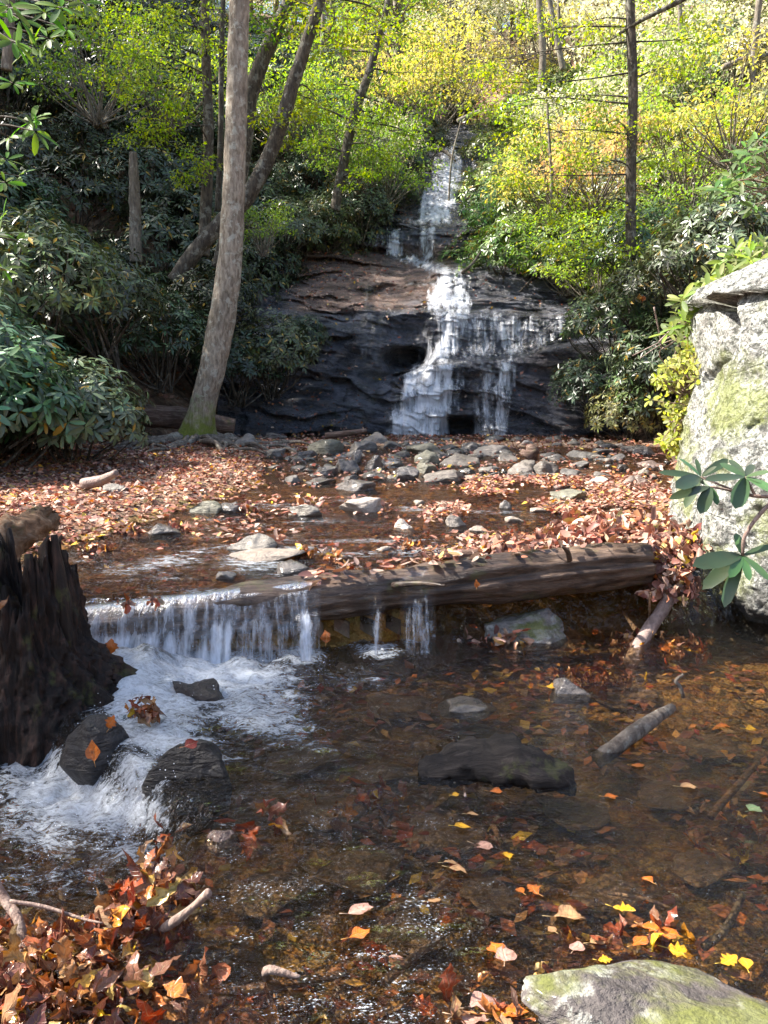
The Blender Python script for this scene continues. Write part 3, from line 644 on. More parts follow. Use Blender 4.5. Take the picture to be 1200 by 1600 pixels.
spill('water_cascade', X_(118), X_(520), lambda x: (.95 + .9 * fbm(np.stack([x * 3.2, 0 * x, 0 * x], -1), 2)) * sm(X_(500), X_(470), x) * (.8 + .2 * sm(X_(430), X_(300), x)))
spill('water_cascade', X_(446), X_(500), lambda x: .75 * np.exp(-((x - X_(474)) / .06) ** 2), seed=3, reach=.5, film=.1)
spill('water_cascade', X_(566), X_(606), lambda x: .95 * np.exp(-((x - X_(588)) / .038) ** 2), seed=5, reach=.35, film=.1)
spill('water_cascade', X_(622), X_(690), lambda x: .62 * np.exp(-((x - X_(656)) / .085) ** 2), seed=8, reach=.35, film=.1)
# splash drops thrown up where the water lands
b = MB(); ico = None
def ico_sphere(sub):
    import bmesh
    bm = bmesh.new(); bmesh.ops.create_icosphere(bm, subdivisions=sub, radius=1); V = np.array([v.co[:] for v in bm.verts]); F = np.array([[v.index for v in f.verts] for f in bm.faces]); bm.free(); return V, F
I1, I3, I4, I5 = ico_sphere(1), ico_sphere(3), ico_sphere(4), ico_sphere(5)
for k in range(700):
    q = FOAM[int(rng.choice([0, 0, 1, 2, 5, 6, 9, 10, 11]))]; a = rng.uniform(0, 6.28); rr = rng.uniform(0, .9) ** .6
    p = on(q[0] + q[2] * rr * math.cos(a), q[1] + q[3] * rr * math.sin(a), 0); p[2] = float(waterz(p[0], p[1])) + rng.exponential(.025)
    if p[1] < ylog(p[0]) - .1: b.add(p + I1[0] * rng.uniform(.001, .0028), [I1[1]])
m_ = NT('spray'); M['spray'] = m_.done(m_.pbr((.9, .93, .97), .2))
tag(b.obj('water_spray', M['spray']), 'white drops of spray over the foam below the log', 'spray', kind='stuff')

# ------------------------------------------------------------------ stones
def rockmesh(seed, dims, rough=.18, planes=13, sub=4, flat=0.0, base=.35):
    g = np.random.default_rng(seed); V, F = {3: I3, 4: I4, 5: I5}[sub]; V = V.copy()
    for _ in range(planes):
        n = unit(g.normal(size=3) * np.array([1, 1, 1.1])); d = g.uniform(.42, .82); s = V @ n - d
        V = V - np.clip(s, 0, None)[:, None] * n * .92
    V = V + unit(V) * (fbm(V * 1.3 + g.uniform(0, 50, 3), 3) * rough * 1.4 + fbm(V * 5 + seed, 4) * rough * .28)[:, None]
    V[:, 2] = np.where(V[:, 2] < -base, -base + (V[:, 2] + base) * .5, V[:, 2])
    lo, hi = V.min(0), V.max(0); V = (V - (lo + hi) / 2) / ((hi - lo) / 2)
    return V * np.asarray(dims) / 2, F
nrock = [100]
def rock(name, px, py, w, h, mat, label, group=None, z=None, yaw=None, tint=(1, 1, 1), depth_ratio=.75, sink=.3, sub=4, rough=.16, cat='rock', tilt=(0, 0), planes=13):
    """stone whose waterline or foot is seen at (px, py), w and h in photograph pixels"""
    nrock[0] += 1
    p = on(px, py, .33 if z is None and py < 905 else (z or 0))
    if z is None:
        for _ in range(6): p = on(px, py, max(float(waterz(p[0], p[1])), float(groundz(p[0], p[1], False)) if p[1] > 5 else -9))
    k = p[1] / FPX; W = w * k * 1.10; dy = W * depth_ratio; H = max(h * k - .55 * dy * (CAMZ - p[2]) / p[1], .3 * h * k) * 1.15; zt = p[2] + H; hh = H / (1 - sink)
    V, F = rockmesh(nrock[0], (W, dy, hh), rough, planes, sub)
    a = yaw if yaw is not None else rng.uniform(-.25, .25); c, s = math.cos(a), math.sin(a)
    V = V @ np.array([[c, s, 0], [-s, c, 0], [0, 0, 1]])
    if tilt[0] or tilt[1]: V[:, 2] += V[:, 0] * tilt[0] + V[:, 1] * tilt[1]
    o = mk(name, V, [F], mat); o.location = (p[0], p[1] + dy * .36, zt - hh / 2); o.color = (*tint, 1)
    return tag(o, label, cat, group)
LMK = [('the dead snag', 211, 300), ('the slim dark tree', 322, 120), ('the top of the tall grey trunk', 372, 20), ('the foot of the tall grey tree', 320, 620), ('the leaning tree', 450, 170), ('the crooked tree', 560, 180), ('the head of the falls', 712, 228), ('the chute of the falls', 700, 450),
 ('the wide upper ledge', 620, 380), ('the slim right tree', 987, 200), ('the foot of the slim right tree', 990, 480), ('the top of the boulder', 1150, 430), ('the top left corner', 10, 10), ('the top right corner', 1190, 10), ('the left edge', 0, 330), ('the near glossy rhododendron', 90, 600), ('the right edge', 1190, 250),
 ('the dark hollow right of the falls', 880, 450), ('the top middle of the picture', 620, 10), ('the grey trunks at upper centre right', 850, 90), ('the brown rock slab', 520, 430), ('the old log', 260, 650)]
LMB = [('the tree roots', 400, 720), ('the small chute of the bar', 600, 735), ('the grey green slab', 506, 700), ('the white fan of water', 640, 690), ('the long flat brown stone', 698, 745), ('the thin right hand trickle', 775, 692), ('the light tilted slab', 821, 735), ('the flat dark slab at right', 922, 712), ('the brown faceted stone', 857, 730), ('the boulder foot', 1050, 715), ('the dark stacked stone', 900, 740), ('the low black table stone', 556, 760), ('the white stone at the rock face', 822, 692), ('the dark stones by the tree foot', 440, 700)]
def whereis(px, py, lm=None):
    lm = lm or LMK; n, a, b_ = min(lm, key=lambda q: (q[1] - px) ** 2 + (q[2] - py) ** 2); dx, dy = px - a, py - b_; far = '' if math.hypot(dx, dy) < (70 if lm is LMK else 18) else 'well ' if lm is LMK else 'just '
    v = 'above' if dy < 0 else 'below'; h = 'left of' if dx < 0 else 'right of'
    if abs(dx) > 2.2 * abs(dy): return far + h + ' ' + n
    if abs(dy) > 2.2 * abs(dx): return far + v + ' ' + n
    return far + v + ' and ' + h + ' ' + n
G_BAR = 'stones piled in a bar below the waterfall'
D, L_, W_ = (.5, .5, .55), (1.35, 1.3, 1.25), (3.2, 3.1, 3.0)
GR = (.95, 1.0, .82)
bar = [
 (506,709,54,24,GR,'large grey green slab in the stone bar below the left side of the falls'),
 (584,692,46,17,L_,'pale flat stone at the foot of the white fan of falling water'),
 (567,706,40,19,(1,1,1),'grey pointed stone just below the foot of the falls'),
 (557,724,17,21,D,'small dark upright stone perched on the stone bar'),
 (582,735,34,26,D,'dark blocky stone capped with orange leaves in the stone bar'),
 (543,737,38,20,D,'black wedge of wet stone beside the small chute in the bar'),
 (508,742,36,15,D,'dark square stone left of the chute in the stone bar'),
 (664,711,54,22,GR,'broad olive grey stone directly below the main falls'),
 (669,727,38,25,GR,'rounded green grey stone right of the small chute'),
 (665,740,34,18,GR,'low mossy green stone below the rounded stone right of the chute'),
 (700,752,82,22,(1,.95,.9),'long flat brown stone at the front edge of the stone bar'),
 (720,729,62,22,(.95,.9,.85),'wide brownish stone behind the long flat front stone'),
 (634,749,36,21,D,'dark wet stone at the right mouth of the small chute'),
 (583,747,38,11,D,'thin dark stone slab in the mouth of the chute'),
 (556,767,64,20,D,'low black table stone standing in the pool below the bar'),
 (498,757,52,12,D,'thin wet slab at the left edge of the pool below the bar'),
 (456,753,26,12,(.8,.8,.8),'small grey stone between the tree roots and the pool'),
 (380,698,38,21,L_,'pale round stone just right of the big tree foot'),
 (431,688,32,12,L_,'light oval stone behind the pale round stone near the tree'),
 (428,716,32,15,(1,1,1),'grey stone among the roots right of the big tree'),
 (474,716,38,13,D,'dark low stone between roots and the grey green slab'),
 (773,712,62,19,L_,'wide pale grey slab below the thin right hand trickle'),
 (732,706,36,16,(1,1,1),'grey stone to the left of the wide pale slab'),
 (822,696,22,9,W_,'small bright white stone at the foot of the rock face'),
 (872,722,40,14,(1,1,1),'grey lens shaped stone right of the broken stump in the bar'),
 (922,716,54,12,(.8,.8,.8),'flat dark slab at the right of the stone bar'),
 (962,722,30,13,(.8,.8,.8),'dark stone leaning on the flat slab at right of the bar'),
 (946,708,32,9,(.7,.7,.7),'low dark stone under the right hand rhododendrons'),
 (857,741,42,23,(1,.95,.9),'brown faceted stone in the middle of the right bar'),
 (821,743,44,21,L_,'light grey tilted slab with a sharp edge in the right bar'),
 (906,731,30,12,(.8,.8,.8),'small dark stone behind the stacked flat stones'),
 (1009,709,42,14,D,'dark wet stone close to the big boulder at the far bank'),
 (1021,732,40,13,(1.3,1.05,1),'pinkish flat stone close to the lichened boulder'),
 (900,746,40,14,(.8,.8,.8),'stack like dark flat stone at the front of the right bar'),
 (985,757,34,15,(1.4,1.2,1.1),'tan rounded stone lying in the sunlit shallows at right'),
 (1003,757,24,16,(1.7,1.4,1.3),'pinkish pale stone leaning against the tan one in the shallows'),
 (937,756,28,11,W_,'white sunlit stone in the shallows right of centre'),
 (752,761,30,9,D,'small dark disc of stone in the orange leaves'),
 (765,738,40,12,(.8,.8,.8),'dark low stone left of the light tilted slab'),
 (892,784,54,22,GR,'rough mossy stone in the sunlit shallows'),
 (868,789,54,9,(1,1,.9),'flat wet stone in front of the rough mossy one'),
 (791,794,18,14,(1,1,1),'small pointed grey stone alone in the sunlit shallows'),
 (714,822,32,20,L_,'striped pale stone with leaves in the middle of the stream'),
 (632,826,30,17,W_,'bright white stone in the middle of the stream'),
 (477,805,56,22,(1,1,.95),'grey brown stone standing in the stream left of centre'),
 (566,800,68,27,(2.0,1.9,1.8),'pale sunlit block of stone standing mid stream'),  # raised tint puts sunlight into the stone's colour
 (322,801,48,22,GR,'greenish stone at the water edge below the tree roots'),
 (362,800,40,18,D,'dark stone with a leaf heap beside the greenish water edge stone'),
 (390,859,76,31,(1,1,.95),'long tilted grey stone with leaves in the rapids at left'),
 (412,876,110,26,(1.2,1.1,1.0),'broad smooth wet stone glistening in the rapids'),
 (462,897,70,27,D,'dark wet mossy stone with a leaf tuft above the log'),
 (352,905,30,15,D,'small dark stone with a leaf just above the water lip'),
 (240,952,26,20,D,'small dark stone poking through the lip of the cascade'),
 (545,752,26,10,D,'tiny dark stone in front of the black wedge'),
 (250,836,52,20,D,'dark stone buried in leaves near the left bank'),
 (178,770,36,16,(1,1,1),'small grey stone on the leaf covered left bank'),
 (612,700,28,12,(.9,.9,.9),'small stone under the left edge of the white fan'),
 (640,738,20,12,D,'little dark stone jammed beside the chute mouth'),
 (1035,690,36,16,D,'dark stone below the bright leaves beside the boulder'),
 (795,722,30,13,(.9,.85,.8),'brown stone between the wide slab and the tilted slab'),
 (690,715,26,12,(1,1,1),'grey cobble between the two broad stones below the falls'),
]
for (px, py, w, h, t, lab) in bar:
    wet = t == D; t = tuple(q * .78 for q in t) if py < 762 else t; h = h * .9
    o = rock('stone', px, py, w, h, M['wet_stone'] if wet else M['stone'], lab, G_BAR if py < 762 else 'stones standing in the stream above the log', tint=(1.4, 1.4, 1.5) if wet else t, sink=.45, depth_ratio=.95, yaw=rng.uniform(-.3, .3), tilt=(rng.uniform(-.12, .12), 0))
k = 0
for _ in range(125):               # small filler stones of the bar
    px = rng.uniform(400, 1050); py = rng.uniform(688, 748) if px > 480 else rng.uniform(682, 740)
    w = rng.uniform(12, 30)
    wet = rng.random() < .35; tv = rng.uniform(.4, 1.15)
    rock('cobble', px, py, w, w * rng.uniform(.22, .4), M['wet_stone'] if wet else M['stone'], ('small ' if w < 21 else 'larger ') + ('dark wet' if wet else 'pale' if tv > 1.1 else 'brown') + ' cobble ' + whereis(px, py, LMB), 'cobbles filling the stone bar', tint=(tv, tv * .97, tv * .92), sink=.4, sub=3, cat='cobble')
for (px, py) in ((655, 790), (748, 830), (805, 815), (842, 800), (965, 800), (1010, 790), (930, 812), (600, 860), (690, 800), (960, 770), (775, 850)):
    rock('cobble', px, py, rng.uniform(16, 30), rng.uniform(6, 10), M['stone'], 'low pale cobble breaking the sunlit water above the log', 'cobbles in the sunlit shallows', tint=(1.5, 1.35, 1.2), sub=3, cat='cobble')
# lower pool
rock('rock', 826, 1004, 126, 56, M['mossy_stone'], 'rounded mossy grey rock half out of the pool in front of the log', z=0, sink=.3, sub=5, planes=6, yaw=.1, tint=(1.5, 1.5, 1.4))  # brighter tint stands in for sunlight on this rock
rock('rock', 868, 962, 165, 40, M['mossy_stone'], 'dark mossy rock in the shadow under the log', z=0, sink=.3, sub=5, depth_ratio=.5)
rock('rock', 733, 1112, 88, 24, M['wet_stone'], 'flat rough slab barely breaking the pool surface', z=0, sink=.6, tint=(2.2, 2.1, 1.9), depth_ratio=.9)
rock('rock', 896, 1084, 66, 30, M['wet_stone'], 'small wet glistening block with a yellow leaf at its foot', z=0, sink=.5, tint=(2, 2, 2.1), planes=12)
rock('rock', 306, 1100, 80, 44, M['black_stone'], 'dark rock poking out of the white foam under the cascade', z=0, sink=.4, sub=5, tint=(1.2, 1, .9), tilt=(-.3, 0))
rock('rock', 143, 1222, 108, 112, M['black_stone'], 'black wet rock with an orange leaf at the lower left drop', z=-.12, sink=.3, sub=5, planes=3, rough=.12, yaw=.3)
rock('rock', 283, 1285, 128, 140, M['black_stone'], 'big black wet rock with water sliding over it at lower left', z=-.15, sink=.3, sub=5, planes=3, yaw=.5, rough=.14)
rock('rock', 205, 1185, 70, 30, M['black_stone'], 'low dark rock under the sliding water between the two black rocks', z=-.02, sink=.4, tint=(.8, .8, .8))
rock('rock', 345, 1330, 60, 34, M['wet_stone'], 'small brown wet rock with leaves at the edge of the drop', z=-.03, sink=.4, tint=(1.6, 1, .8))
rock('rock', 1080, 1690, 500, 250, M['mossy_stone'], 'large grey foreground rock with moss and white lichen at lower right', z=-.02, sink=.25, sub=5, planes=7, yaw=-.3, rough=.14, depth_ratio=.62, tint=(.6, .57, .55))
GP = 'stones under the pool surface'
for (px, py, w, h) in ((560, 1390, 150, 40), (470, 1200, 120, 30), (620, 1120, 110, 30), (700, 1320, 130, 30), (520, 1290, 110, 30), (980, 1100, 120, 30), (900, 1290, 120, 25), (1060, 1260, 110, 25), (780, 1420, 120, 25), (420, 1420, 140, 35), (640, 1480, 120, 25), (960, 1420, 130, 25), (1120, 1380, 110, 25), (600, 1220, 90, 20), (760, 1160, 90, 20), (1120, 1180, 100, 20)):
    o = rock('submerged_stone', px, py, w, h, M['stone'], 'brown stone lying under the clear water of the pool', GP, z=-.14, sink=.4, tint=(.9, .65, .42), depth_ratio=.9)

# dark water-logged slab of wood in the middle of the pool
def slab():
    n, m = 70, 22; u = np.linspace(0, 1, n); v = np.linspace(0, 1, m)
    A = on(655, 1222, 0); B = on(900, 1222, 0); top = ipx(u, [0, .12, .28, .5, .62, .85, 1], [.005, .03, .075, .085, .105, .055, .0])
    P = []
    for a, (uu, tz) in enumerate(zip(u, top)):
        c = A + (B - A) * uu + np.array([0, .05 * math.sin(uu * 5), 0]); wd = .10 * math.sin(math.pi * min(max(uu, .02), .98)) ** .5
        for vv in v:
            t = vv * 2 * math.pi; z = tz * .5 + (tz * .5 + .03) * math.sin(t); yy = c[1] + .06 + wd * math.cos(t) + .05 * max(0, math.sin(t))
            P.append((c[0], yy, z - .01))
    P = np.array(P); P += .035 * fbm(P * np.array([10, 22, 22]), 4)[:, None] * np.array([.3, .8, 1]); P += .008 * fbm(P * np.array([25, 70, 70]), 3)[:, None]
    i = np.arange(n - 1)[:, None] * m; j = np.arange(m)[None]; jn = (j + 1) % m
    F = np.stack([i + j, i + m + j, i + m + jn, i + jn], -1).reshape(-1, 4)
    return P, F
V, F = slab()
tag(mk('driftwood', V, [F], M['slab_wood'], origin=V.mean(0)), 'dark slab of water logged wood breaking the pool surface in the centre', 'driftwood')

# ------------------------------------------------------------------ boulder
def ringpoly(pts, n, k):
    pts = np.array(pts, float); q = np.concatenate([pts, pts[:1]]); d = np.concatenate([[0], np.cumsum(np.linalg.norm(np.diff(q, axis=0), axis=1))])
    t = np.linspace(0, d[-1], n, endpoint=False); P = np.stack([ipx(t, d, q[:, a]) for a in (0, 1)], -1)
    for _ in range(k): P = .5 * P + .25 * (np.roll(P, 1, 0) + np.roll(P, -1, 0))
    return P
rp = ringpoly([(2.07, 5.45), (2.38, 5.0), (3.3, 4.5), (4.6, 4.7), (4.7, 7.2), (2.6, 7.3), (2.12, 6.4)], 420, 26)
zs = np.concatenate([np.linspace(-.35, 2.0, 190), np.linspace(2.01, 2.45, 30)]); V = []
for z in zs:
    sh = ipx(z, [-.35, 0, .15, .5, 1.0, 1.3, 1.55, 1.8, 2.03, 2.12, 2.3, 2.45], [.30, .15, .05, .03, .06, .14, .24, .23, .22, .27, .6, .9])
    c = np.array([3.3, 5.9]); s = ipx(z, [-.35, 2.0, 2.2, 2.4, 2.45], [1, .97, .86, .5, .05])
    q = c + (rp - c) * s; wl = np.clip((3.3 - q[:, 0]) / 1.4, 0, 1); q = q + np.stack([sh * wl * (1 if z < 2.1 else .2), 0 * wl], -1)
    q[:, 1] += .15 * sm(.2, -.1, z) + .22 * (z - .6) * sm(.6, 2.2, z)
    V.append(np.concatenate([q, np.full((len(q), 1), z)], 1))
V = np.concatenate(V); nr = 420; i = np.arange(len(zs) - 1)[:, None] * nr; j = np.arange(nr)[None]; jn = (j + 1) % nr
F = np.stack([i + j, i + jn, i + nr + jn, i + nr + j], -1).reshape(-1, 4)
rad = unit((V - np.array([3.3, 5.9, 1.0])) * np.array([1, 1, .4])); nz_ = fbm(V * 1.1 + 5, 3, .5) * .05 + (np.abs(fbm(V * 2.3 + 15, 4, .55)) - .2) * -.055 + fbm(V * 7, 4, .6) * .035 + fbm(V * 18, 3, .6) * .010
bx, by = proj(V)
front = V[:, 1] < 6.3
groove = np.exp(-((bx - (1131 - 10 * np.sin(by / 30)) - sm(560, 600, by) * -22) / 9) ** 2) * sm(455, 475, by) * sm(610, 585, by) * front * .13
groove += np.exp(-(((by - (478 + (bx - 1110) * -.35)) / 7) ** 2)) * sm(1100, 1110, bx) * sm(1150, 1140, bx) * .09 * front
crk = np.exp(-((by - (672 + 25 * fbm(np.stack([bx / 30, 0 * bx, 0 * bx], -1), 3)) + (bx - 1170) * .5) / 3.5) ** 2) * sm(1140, 1165, bx) * front * .03
V = V + rad * nz_[:, None] - rad * (groove + crk)[:, None]
bo = mk('boulder', V, [F], M['boulder'], origin=(3.3, 5.6, 0))
tag(bo, 'huge pale boulder with lichen and green moss rising at the right bank', 'boulder')

# ------------------------------------------------------------------ stump, logs and sticks at the left
def stump():
    n, m = 220, 110; rootp = []; a = np.linspace(0, 2 * math.pi, n, endpoint=False); c0 = np.array([-1.72, 4.0])
    for k in range(m):
        t = k / (m - 1); z = -.25 + t * (1.05)
        ca = np.stack([np.cos(a), np.sin(a), 0 * a + .5 * t], -1); ridge = 1.06 + .45 * fbm(ca * np.array([1.7, 1.7, 1]) + 3, 3) + .38 * np.abs(fbm(ca * np.array([4.2, 4.2, .6]) + 8, 3)) - .10 * np.abs(fbm(ca * np.array([11, 11, 1]), 2))
        r = ipx(z, [-.25, 0, .12, .3, .5, .66, .8], [.42, .34, .28, .24, .21, .19, .18]) * ridge
        top = .62 + .15 * np.sin(a * 2 + 2.5) + .34 * fbm(np.stack([np.cos(a) * 4, np.sin(a) * 4, 0 * a], -1), 5, .7) - .03
        zz = np.minimum(z, top); sh = .10 * sm(.3, 0, z) * np.maximum(0, np.cos(a))
        rootp.append(np.stack([c0[0] + np.cos(a) * (r + sh * 2), c0[1] + np.sin(a) * r * .9, zz], -1))
    inner = []                      # hollow inside of the broken top
    for k in range(8):
        t = (k + 1) / 8; last = rootp[-1]; cc = np.array([c0[0], c0[1], .25]); q = last + (cc - last) * np.array([.22 + .7 * t, .22 + .7 * t, t])
        inner.append(q)
    V = np.concatenate(rootp + inner); M_ = m + 8; i = np.arange(M_ - 1)[:, None] * n; j = np.arange(n)[None]; jn = (j + 1) % n
    F = np.stack([i + j, i + jn, i + n + jn, i + n + j], -1).reshape(-1, 4)
    rd = unit((V - np.array([*c0, 0])) * np.array([1, 1, 0])); V = V + rd * (fbm(V * np.array([9, 9, 2.2]), 4, .6) * .06 + fbm(V * np.array([42, 42, 4]), 3) * .035)[:, None]
    return V, F
V, F = stump()
st = mk('tree_stump', V, [F], M['stump'], origin=(-1.6, 3.98, 0))
tag(st, 'black rotten tree stump with a jagged hollow top beside the cascade', 'stump')
st.data.update()
b = MB()
for (x, y, h, w) in ((-1.50, 3.92, .80, .035), (-1.60, 3.86, .72, .04), (-1.78, 3.8, .76, .05)):
    b.add(*tube([(x, y, .1), (x - .02, y, h * .6), (x - .05, y + .02, h)], [w * 1.2, w, w * .5], 10, 20, .35, 9))
b.obj('splinter', M['stump'], st).location = (1.6, -3.98, 0)
p0, p1 = at(-35, 875, 4.3), at(78, 806, 4.9)
V, F = tube([p0, (p0 + p1) / 2, p1], [.12, .10, .06], 26, 70, .3, 7); q_ = unit(p1 - p0); tq = (V - p0) @ q_; cx_ = p0 + tq[:, None] * q_; V = V + unit(V - cx_) * (fbm(np.stack([tq * 3, V[:, 0] * 14, V[:, 2] * 14], -1), 4, .6) * .07)[:, None] + q_ * (fbm(V * 22, 3) * .12 * sm(.75, 1, tq / tq.max()))[:, None]
tag(mk('broken_log', V, F, M['chunk'], origin=(p0 + p1) / 2), 'short broken log end leaning up behind the black stump', 'log')
def stick(name, pts, rads, label, mat='drift', cat='stick', rough=.15, group=None):
    pts = np.array(pts); V, F = tube(pts, rads, 12, None, rough, 14); o = mk(name, V, F, M[mat], origin=pts[len(pts) // 2]); return tag(o, label, cat, group)
stick('stick', [on(985, 1035, -.06), at(1010, 990, 4.95), at(1040, 945, 5.1), at(1062, 905, 5.25)], [.042, .042, .04, .036], 'thick bare stick slanting from the log end down into the pool')
stick('stick', [on(930, 1190, -.05), on(965, 1165, .01), on(1005, 1135, .045), on(1050, 1106, .06)], [.035, .035, .034, .022], 'thick curved stick half floating at the right of the pool', 'root')
stick('twig', [on(1068, 1090, -.02), at(1062, 1072, 4.0), at(1056, 1064, 4.0), at(1068, 1053, 4.0)], [.010, .010, .009, .006], 'small hooked twig standing out of the water near the boulder', cat='twig', mat='root')
stick('twig', [on(727, 1244, .0), at(724, 1215, 3.2), at(721, 1188, 3.2)], [.005, .005, .004], 'thin upright twig in front of the dark driftwood slab', cat='twig')
stick('branch', [at(-10, 1375, 2.1), at(12, 1412, 2.08), at(30, 1440, 2.05), at(38, 1500, 2.0), at(24, 1575, 1.95)], [.012, .013, .013, .012, .010], 'bare knobbly branch hanging at the left edge of the frame', cat='branch', mat='twig')
stick('twig', [at(15, 1408, 2.06), at(70, 1417, 2.07), at(130, 1436, 2.06), at(160, 1442, 2.04)], [.005, .005, .004, .002], 'thin forked twig reaching across the leaf heap', cat='twig', mat='twig')
stick('stick', [at(252, 1453, 2.15), at(272, 1440, 2.13), at(300, 1418, 2.12), at(326, 1394, 2.1)], [.010, .013, .009, .011], 'pale sunlit stub of stick poking up from the leaf heap', cat='stick', mat='twig', rough=.45)
stick('stick', [at(160, 1420, 2.28), at(165, 1440, 2.24), at(172, 1480, 2.18)], [.022, .022, .024], 'brown rotten stick standing in the leaf heap', mat='chunk')
stick('sunken_stick', [on(360, 1552, -.06), on(440, 1540, -.04), on(500, 1528, -.03), on(545, 1524, -.04)], [.014, .014, .013, .008], 'orange brown branch lying just under the water in the foreground', mat='chunk')
stick('twig', [on(415, 1530, -.02), on(420, 1515, .02), on(470, 1528, .0)], [.008, .012, .006], 'pale knobbed twig on the sunken orange branch', mat='twig', cat='twig')
stick('sunken_stick', [on(600, 1425, -.05), on(660, 1405, -.04), on(700, 1375, -.04)], [.012, .012, .008], 'grey brown stick under the rippled water in the foreground', mat='drift')
stick('sunken_stick', [on(600, 1535, -.05), on(640, 1500, -.04), on(690, 1465, -.04)], [.014, .012, .008], 'slanting stick under the bluish water at bottom centre', mat='drift')
stick('sunken_stick', [on(1100, 1480, -.05), on(1135, 1450, -.04), on(1160, 1400, -.05)], [.012, .012, .01], 'dark stick under the water above the foreground rock', mat='root')
stick('sunken_stick', [on(1110, 1275, -.06), on(1150, 1230, -.04), on(1185, 1190, -.05)], [.014, .014, .01], 'reddish stick under the water at the right edge', mat='chunk')
stick('sunken_stick', [on(950, 1395, -.05), on(1010, 1405, -.04), on(1050, 1420, -.05)], [.006, .006, .004], 'thin straight twig under the water right of centre', mat='drift')
stick('sunken_stick', [on(770, 1290, -.05), on(778, 1305, -.04), on(785, 1322, -.05)], [.010, .010, .008], 'short brown stick under the water below the driftwood', mat='chunk')
stick('twig', [on(905, 1120, -.02), on(940, 1150, -.02), on(960, 1180, -.03)], [.006, .006, .006], 'thin dark twig floating near the curved stick', mat='root', cat='twig')
# old log behind the tree, sticks on the stone bar, thin log upstream of the dam
p0, p1, p2 = at(178, 648, 14.2), at(270, 652, 14.2), at(366, 668, 14.3)
V, F = tube([p0, p1, p2], [.20, .18, .15], 24, 60, .28, 3)
tag(mk('old_log', V, F, M['bedlog'], origin=p1), 'old reddish brown log lying in the dark behind the big tree', 'log')
p0, p1 = at(345, 683, 14.0), at(352, 690, 13.2)
stick('stick', [at(508, 681, 13.2), at(550, 676, 13.2), at(572, 673, 13.3)], [.05, .045, .035], 'short dark log lying on the stones below the falls', 'bedlog', 'log')
stick('stick', [on(690, 868, .36), on(760, 864, .37), on(850, 852, .38)], [.03, .035, .02], 'thin dark branch in the water just upstream of the big log', 'bedlog', 'branch')
stick('root_snag', [at(822, 716, 11.6), at(830, 705, 11.6), at(826, 695, 11.6)], [.14, .10, .04], 'small broken stump snag among the stones of the right bar', 'bedlog', 'snag', .4)
stick('stick', [on(130, 757, .55), on(160, 750, .6), on(182, 738, .68)], [.06, .05, .03], 'pale crooked root piece lying on the leaves of the left bank', 'drift')

# ------------------------------------------------------------------ trees
def tpath(pts, depth, wid):
    P = []; Rr = []
    for (px, py), w in zip(pts, wid):
        d = depth if not isinstance(depth, (list, tuple)) else ipx(py, [pts[-1][1], pts[0][1]], [depth[1], depth[0]])
        P.append(at(px, py, d)); Rr.append(w * d / FPX / 2)
    return np.array(P), np.array(Rr)
def clump_leaves(c, r, n, L, g, flat=.45, W=.42, hi=False):
    d = rdir(n, g) * g.uniform(0, 1, (n, 1)) ** .4; P = c + d * r * np.array([1, 1, flat])
    D_ = unit(d * np.array([1, 1, .2]) + g.normal(size=(n, 3)) * .5 + np.array([0, 0, -.25])); N_ = unit(np.array([0, 0, 1.]) + g.normal(size=(n, 3)) * .45)
    l = L * g.uniform(.7, 1.25, n)
    return leaves(P, D_, N_, l, l * W * .5, g.uniform(0, .35, n), .25, hi)
def add_crown(root, base, centers, nleaf, L, color, seed, branch_from=None, flat=.45, brad=.025, hi=False, mat=None, clr=.7):
    g = np.random.default_rng(seed); fb = MB(); bb = MB()
    for k, (c, r) in enumerate(centers):
        c = np.array(c, float)
        for _ in range(4):
            sub = c + g.normal(size=3) * r * np.array([.5, .5, .25]); fb.add(*clump_leaves(sub, r * clr, nleaf // 4, L, g, flat, .5, hi))
        s = branch_from(c) if branch_from else base; mid = (s + c) / 2 + g.normal(size=3) * .12 * np.linalg.norm(c - s) + np.array([0, 0, .08])
        bb.add(*tube([s, mid, c], [brad, brad * .6, brad * .2], 6, 10, .1, 4, False))
        for q in range(4):
            e = c + g.normal(size=3) * r * np.array([.8, .8, .35]); s2 = s + (c - s) * g.uniform(.45, .95); bb.add(*tube([s2, (s2 + e) / 2 + g.normal(size=3) * .06, e], [brad * .35, brad * .25, brad * .1], 4, 7, 0, 1, False))
    inv = -np.array(root.location)
    b_ = bb.obj('branches', M['bark_dark'], root); b_.location = inv
    f_ = fb.obj('foliage', mat or M['leaf'], root, smooth=False); f_.location = inv; f_.color = (*color, 1)
    return f_
GREEN, YG, YEL, ORA, PALE = (.13, .26, .03), (.28, .36, .03), (.52, .42, .035), (.58, .24, .06), (.42, .40, .16)
